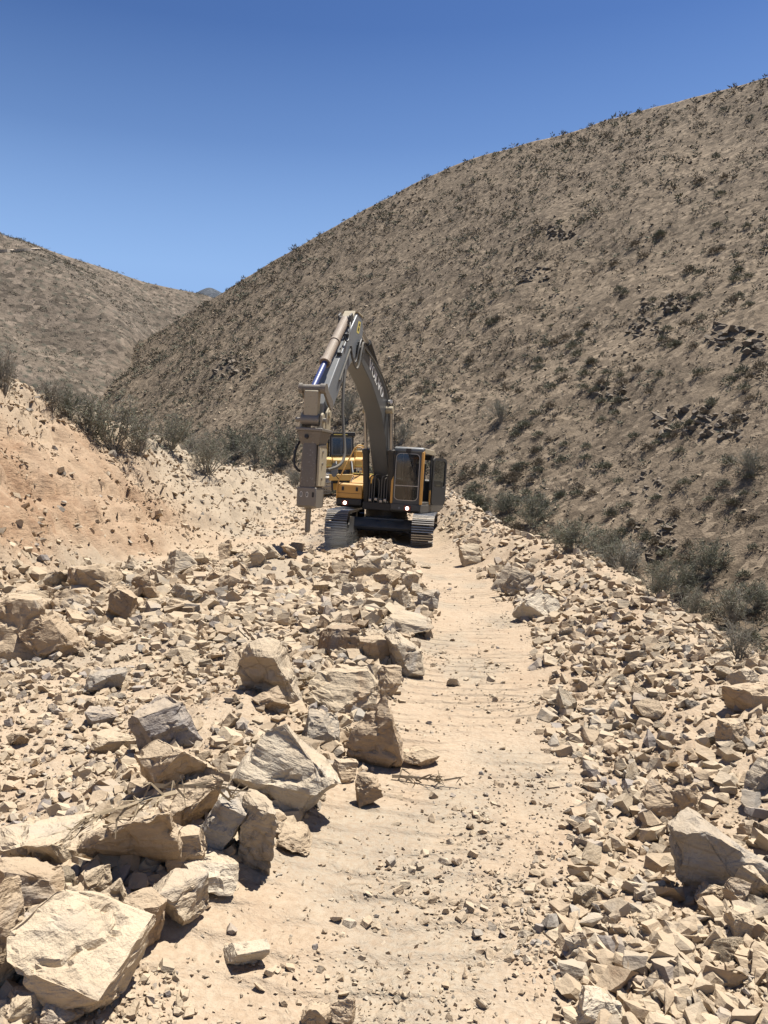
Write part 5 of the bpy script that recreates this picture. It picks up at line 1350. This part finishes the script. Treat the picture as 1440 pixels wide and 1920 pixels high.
for a in ((215, 842, 150, 118, 0, "largest grey bush at the top of the cut bank left of the excavator"), (262, 850, 80, 92, 3, "twiggy bush at the lower edge of the large bank bush"), (165, 815, 90, 90, 1, "grey bush on the uphill side of the large bank bush"), (390, 886, 96, 92, 1, "grey bush on the bank midway between the large bush and the breaker"),
          (320, 840, 90, 76, 0, "bush behind the bank crest right of the large bank bush"), (440, 860, 80, 66, 2, "low bush behind the bank crest nearest the breaker"), (95, 770, 70, 74, 3, "bare brown bush high on the bank near the left edge"), 
          (6, 735, 70, 110, 3, "bare dark twigs rising at the left picture edge"), (130, 780, 60, 60, 2, "small dark bush between the bare brown bush and the large one"), (528, 872, 66, 84, 2, "dark green bush directly left of the breaker"), (480, 868, 70, 60, 1, "grey bush just left of the dark green bush by the breaker"), (555, 915, 50, 50, 3, "small brown bush on the bank below the breaker's left hose"), (360, 852, 60, 50, 3, "small twiggy bush on the crest between two bank bushes")):
    place_bush(*a, LB)
for a in ((1000, 985, 76, 68, 2, "dark bush in the ravine behind the far berm"), (1075, 1035, 110, 70, 2, "broad green brush clump at the head of the ravine"), (1150, 1055, 90, 74, 0, "green brush clump beside the pale twiggy bush"), (1175, 1075, 90, 74, 3, "pale leafless twiggy bush behind the berm crest"), (1240, 1120, 80, 90, 0, "grey green bush behind the berm crest, in the middle of the ravine row"),
          (1285, 1110, 70, 66, 2, "dark bush upslope of the ravine row"), (1335, 1075, 80, 74, 2, "dark rounded bush on the ravine's far side"), (1375, 1165, 100, 84, 1, "grey green bush near the right edge of the ravine"), (1385, 1235, 100, 90, 3, "reddish bare twiggy bush at the right end of the ravine"), (1300, 1160, 70, 70, 1, "grey bush behind the long pale slab of the berm"), (1420, 1140, 70, 60, 2, "dark bush at the right edge above the reddish twiggy bush"),
          (950, 960, 60, 46, 2, "low dark bush at the foot of the hill behind the far berm"), (1410, 890, 70, 60, 1, "large pale green bush high at the right edge of the lower hill"), (940, 790, 60, 48, 1, "grey bush on the hill right of the boom bend"), (650, 790, 60, 70, 1, "grey bush on the hill seen between arm and boom"), (755, 830, 44, 50, 1, "grey bush on the hill just above the cab")):
    place_bush(*a, RB)

# small shrubs of the hillside: dense tufts
def tuft(seed, nb=130, s0=.06, s1=.13):
    g = np.random.default_rng(seed); LV, LT = [], []
    for _ in range(nb):
        az = g.uniform(0, 6.28); el = g.uniform(.15, 1.5); r_ = g.uniform(.25, 1.0)
        d = np.array([math.cos(az) * math.cos(el), math.sin(az) * math.cos(el), math.sin(el) * .85])
        c = d * (r_ ** .6) * np.array([.66, .66, .80]) * (1 + .18 * math.sin(az * 3 + seed) + .12 * math.sin(az * 5)); s = g.uniform(s0, s1) * (1.0 if d[2] < .6 else .75); t = np.cross(d, g.normal(0, 1, 3)); t /= np.linalg.norm(t)
        o = len(LV); LV += [c - t * s * .32 - d * s * .5, c + t * s * .32 - d * s * .3, c + d * s * 1.0 + g.normal(0, .04, 3)]; LT.append((o, o + 1, o + 2))
    return np.array(LV), np.array(LT)
TUFTS = [tuft(500 + k, 520, .07, .15) for k in range(5)]
tuft_me = []
for k, (a, b_) in enumerate(TUFTS): tuft_me.append(mesh_np("shrub", a, b_, M['leafbrown'] if k % 2 else M['scrub']))
P = hill_pts(80000, 1.0, 1.25); P = P[in_view(P)]
dn = sstep(-.5, .25, fbm(P[:, 0] / 11, P[:, 1] / 11 + P[:, 2] / 8, octv=3, seed=93)); P = P[rng.random(len(P)) < .25 + .75 * dn]
P = P[:19000]
S_ = .30 * (4.4 ** (rng.random(len(P)) ** 2.1)) * (.45 + P[:, 1] / 200)
app = S_ / P[:, 1] * (np.abs(P[:, 0] / P[:, 1]) < .465)
order = np.argsort(-app); big, rest = [], []
for ii in order:
    if len(big) < 265:
        d = (Vector(P[ii]) + Vector((0, 0, S_[ii] * .5)) - EYEV); L = d.length; h = g_bvh.ray_cast(EYEV, d.normalized()); h2 = h_bvh.ray_cast(EYEV, d.normalized())
        if (h[0] is None or h[3] > L) and (h2[0] is None or h2[3] > L - S_[ii] * 2 - .5): big.append(ii); continue
    rest.append(ii)
for n_, ii in enumerate(big):
    o = link("shrub", tuft_me[n_ % 5]); o.location = P[ii]; s = S_[ii]
    o.scale = (s * rg.uniform(.8, 1.25), s * rg.uniform(.8, 1.25), s * rg.uniform(.7, 1.1)); o.rotation_euler = (0, 0, rg.uniform(0, 6.28))
    qx = 720 + F_PX * P[ii][0] / P[ii][1]; qy = HORIZON - F_PX * (P[ii][2] - EYE) / P[ii][1]
    zone_ = "on the slope left of the breaker" if qx < 560 else "high on the hill face, above the level of the boom tip" if qy < 600 else "on the lower hill face at the right, among the dark ledges" if qx > 1150 and qy < 900 else "low on the hill just above the ravine brush" if qy >= 860 else "on the middle hill face behind and right of the boom"
    tag(o, ("brown" if n_ % 5 % 2 else "grey green") + (" larger" if s > .75 else " small") + " shrub " + zone_, "shrub", "shrubs on the hillside")
def joined_tufts(name, P, S_, protos, mats):
    Vs, Ts, Mi = [], [], []; off = 0; pid = rng.integers(0, len(protos), len(P)); Rm = rot_mats(len(P), .12)
    for k, (Vp, Tp) in enumerate(protos):
        ix = np.where(pid == k)[0]
        W = np.einsum('nij,nvj->nvi', Rm[ix], np.repeat(Vp[None], len(ix), 0)) * (S_[ix][:, None, None] * rng.uniform(.8, 1.2, (len(ix), 1, 3))) + P[ix][:, None, :]
        Ts.append((Tp[None] + (np.arange(len(ix)) * len(Vp))[:, None, None] + off).reshape(-1, 3)); off += len(ix) * len(Vp); Vs.append(W.reshape(-1, 3)); Mi.append(np.full(len(ix) * len(Tp), k % len(mats), np.int32))
    me = mesh_np(name, np.concatenate(Vs), np.concatenate(Ts), mats); me.polygons.foreach_set("material_index", np.concatenate(Mi))
    return tag(link(name, me), kind='stuff')
rest = np.array(rest)
joined_tufts("hillside_scrub", P[rest], S_[rest], [tuft(600 + k, 20, .22, .40) for k in range(6)], [M['leafbrown'], M['scrub']])
# brush in the valley behind the bank and along the ravine floor
x = rng.uniform(-60, 20, 6000); y = rng.uniform(6, 105, 6000)
z = ground_h(x, np.minimum(y, 118)); up = xc(y) - x
k = ((up > 0.8) & (up < 26) & (y > 14)) | ((x - xb(y) > 5) & (x - xb(y) < 13) & (y > 12))
k &= rng.random(len(x)) < np.where(x < 0, .30, .6)
Pb = np.stack([x, y, z], 1)[k]
joined_tufts("valley_brush", Pb, np.where(Pb[:, 0] > 0, .55, .35) * (3.2 ** rng.random(len(Pb))), [tuft(640 + k, 70, .10, .2) for k in range(5)], [M['leaf'], M['twig'], M['leafbrown']])
# far hill dots
NF = 18000
fi = rng.integers(0, FAR.shape[0] - 1, NF); fj = (rng.random(NF) * 88).astype(int)
Pf = FAR[fi, fj] * 1.0; Pf[:, :2] += rng.uniform(-2.5, 2.5, (NF, 2))
Pf2 = FAR[fi, np.minimum(fj + 1, FAR.shape[1] - 1)]; t = rng.random((NF, 1)); Pf = Pf * (1 - t) + Pf2 * t
e = fbm(Pf[:, 0] / 70, Pf[:, 1] / 70, octv=3, seed=97); Pf = Pf[rng.random(NF) < .55 + .45 * sstep(-.4, .4, e)]
joined_tufts("far_hill_scrub", Pf, .6 * (2.4 ** rng.random(len(Pf))), [tuft(660 + k, 9, .28, .5) for k in range(4)], [M['scrub'], M['leafbrown']])

# ------------------------------------------------------------------ dead branches on the rubble
def dead_branch(px, py, lift, length, ang, label, seed, n=14):
    hit = cast(px, py, 'g'); g = np.random.default_rng(seed); p = hit[0]
    Vs, Ts = [], []; a = np.zeros(3); d = np.array([math.cos(ang), math.sin(ang), .02]); L = length
    for k in range(7):
        d = d + g.normal(0, .12, 3) * np.array([1, 1, .45]); d /= np.linalg.norm(d); b_ = a + d * L / 7
        twig_tube(Vs, Ts, a, b_, .011 * (1 - k / 9), .011 * (1 - (k + 1) / 9))
        for _ in range(2):
            e = d + g.normal(0, .5, 3) * np.array([1, 1, .5]); e /= np.linalg.norm(e); m_ = b_ + e * L * g.uniform(.12, .38)
            mid_ = (b_ + m_) / 2 + g.normal(0, .02, 3)
            twig_tube(Vs, Ts, b_, mid_, .006, .0045); twig_tube(Vs, Ts, mid_, m_, .0045, .002)
            for _ in range(2):
                e2 = e + g.normal(0, .6, 3); e2 /= np.linalg.norm(e2); twig_tube(Vs, Ts, mid_, mid_ + e2 * L * g.uniform(.06, .16), .003, .0015)
        a = b_
    me = mesh_np("dead_branch", np.array(Vs), np.array(Ts), M['deadwood']); o = link("dead_branch", me); o.location = p + Vector((0, 0, lift)); return tag(o, label, "branch")
def top_of(o): return max((o.matrix_world @ v.co).z for v in o.data.vertices)
bpy.context.view_layer.update()
rk = rock_objs[6]
o = dead_branch(300, 1600, 0, .36, math.pi * 1.12, "dead grey branch draped over the large tan boulder on the left", 3); o.location = (rk.location.x + .16, rk.location.y + .02, top_of(rk) + .005)
o = dead_branch(345, 1560, 0, .30, .15, "dead forked stick lying across the tan block behind the branch boulder", 8); o.location = (rk.location.x + .05, rk.location.y + .12, top_of(rk) + .0)
dead_branch(735, 1462, .02, .30, .1, "dead twig bundle at the foot of the standing brown boulder", 5)
dead_branch(560, 1300, .10, .28, .9, "thin dead twig between the boulders of the central ridge", 6)

# ------------------------------------------------------------------ dust drifting at the breaker and the near track
def dust(name, c, r_, dens, label):
    bm = bmesh.new(); bmesh.ops.create_icosphere(bm, subdivisions=3, radius=1)
    for v in bm.verts: v.co = Vector((v.co.x * r_[0], v.co.y * r_[1], v.co.z * r_[2]))
    me = bpy.data.meshes.new(name); bm.to_mesh(me); bm.free()
    t = NT("drifting_dust"); tc = t.n("ShaderNodeTexCoord").outputs['Object']
    ln = t.n("ShaderNodeVectorMath", operation='LENGTH'); mp = mapping(t, tc, (1 / r_[0], 1 / r_[1], 1 / r_[2])); t.l(mp, ln.inputs[0])
    fall = t.ramp(ln.outputs['Value'], (0.0, 1.0), (1.0, 0.0))
    nz = t.ramp(t.noise(tc, 1.6, 3, .6), (.35, 0.0), (.7, 1.0))
    v = t.n("ShaderNodeVolumePrincipled"); v.inputs['Color'].default_value = (.86, .80, .70, 1)
    t.l(t.math('MULTIPLY', t.math('MULTIPLY', fall, nz), dens), v.inputs['Density']); t.l(v.outputs[0], t.out.inputs['Volume'])
    me.materials.append(t.m); o = link(name, me); o.location = c
    return tag(o, kind='stuff')
dust("dust", (-1.5, 20.9, .75), (0.9, 1.0, .6), .9, "")
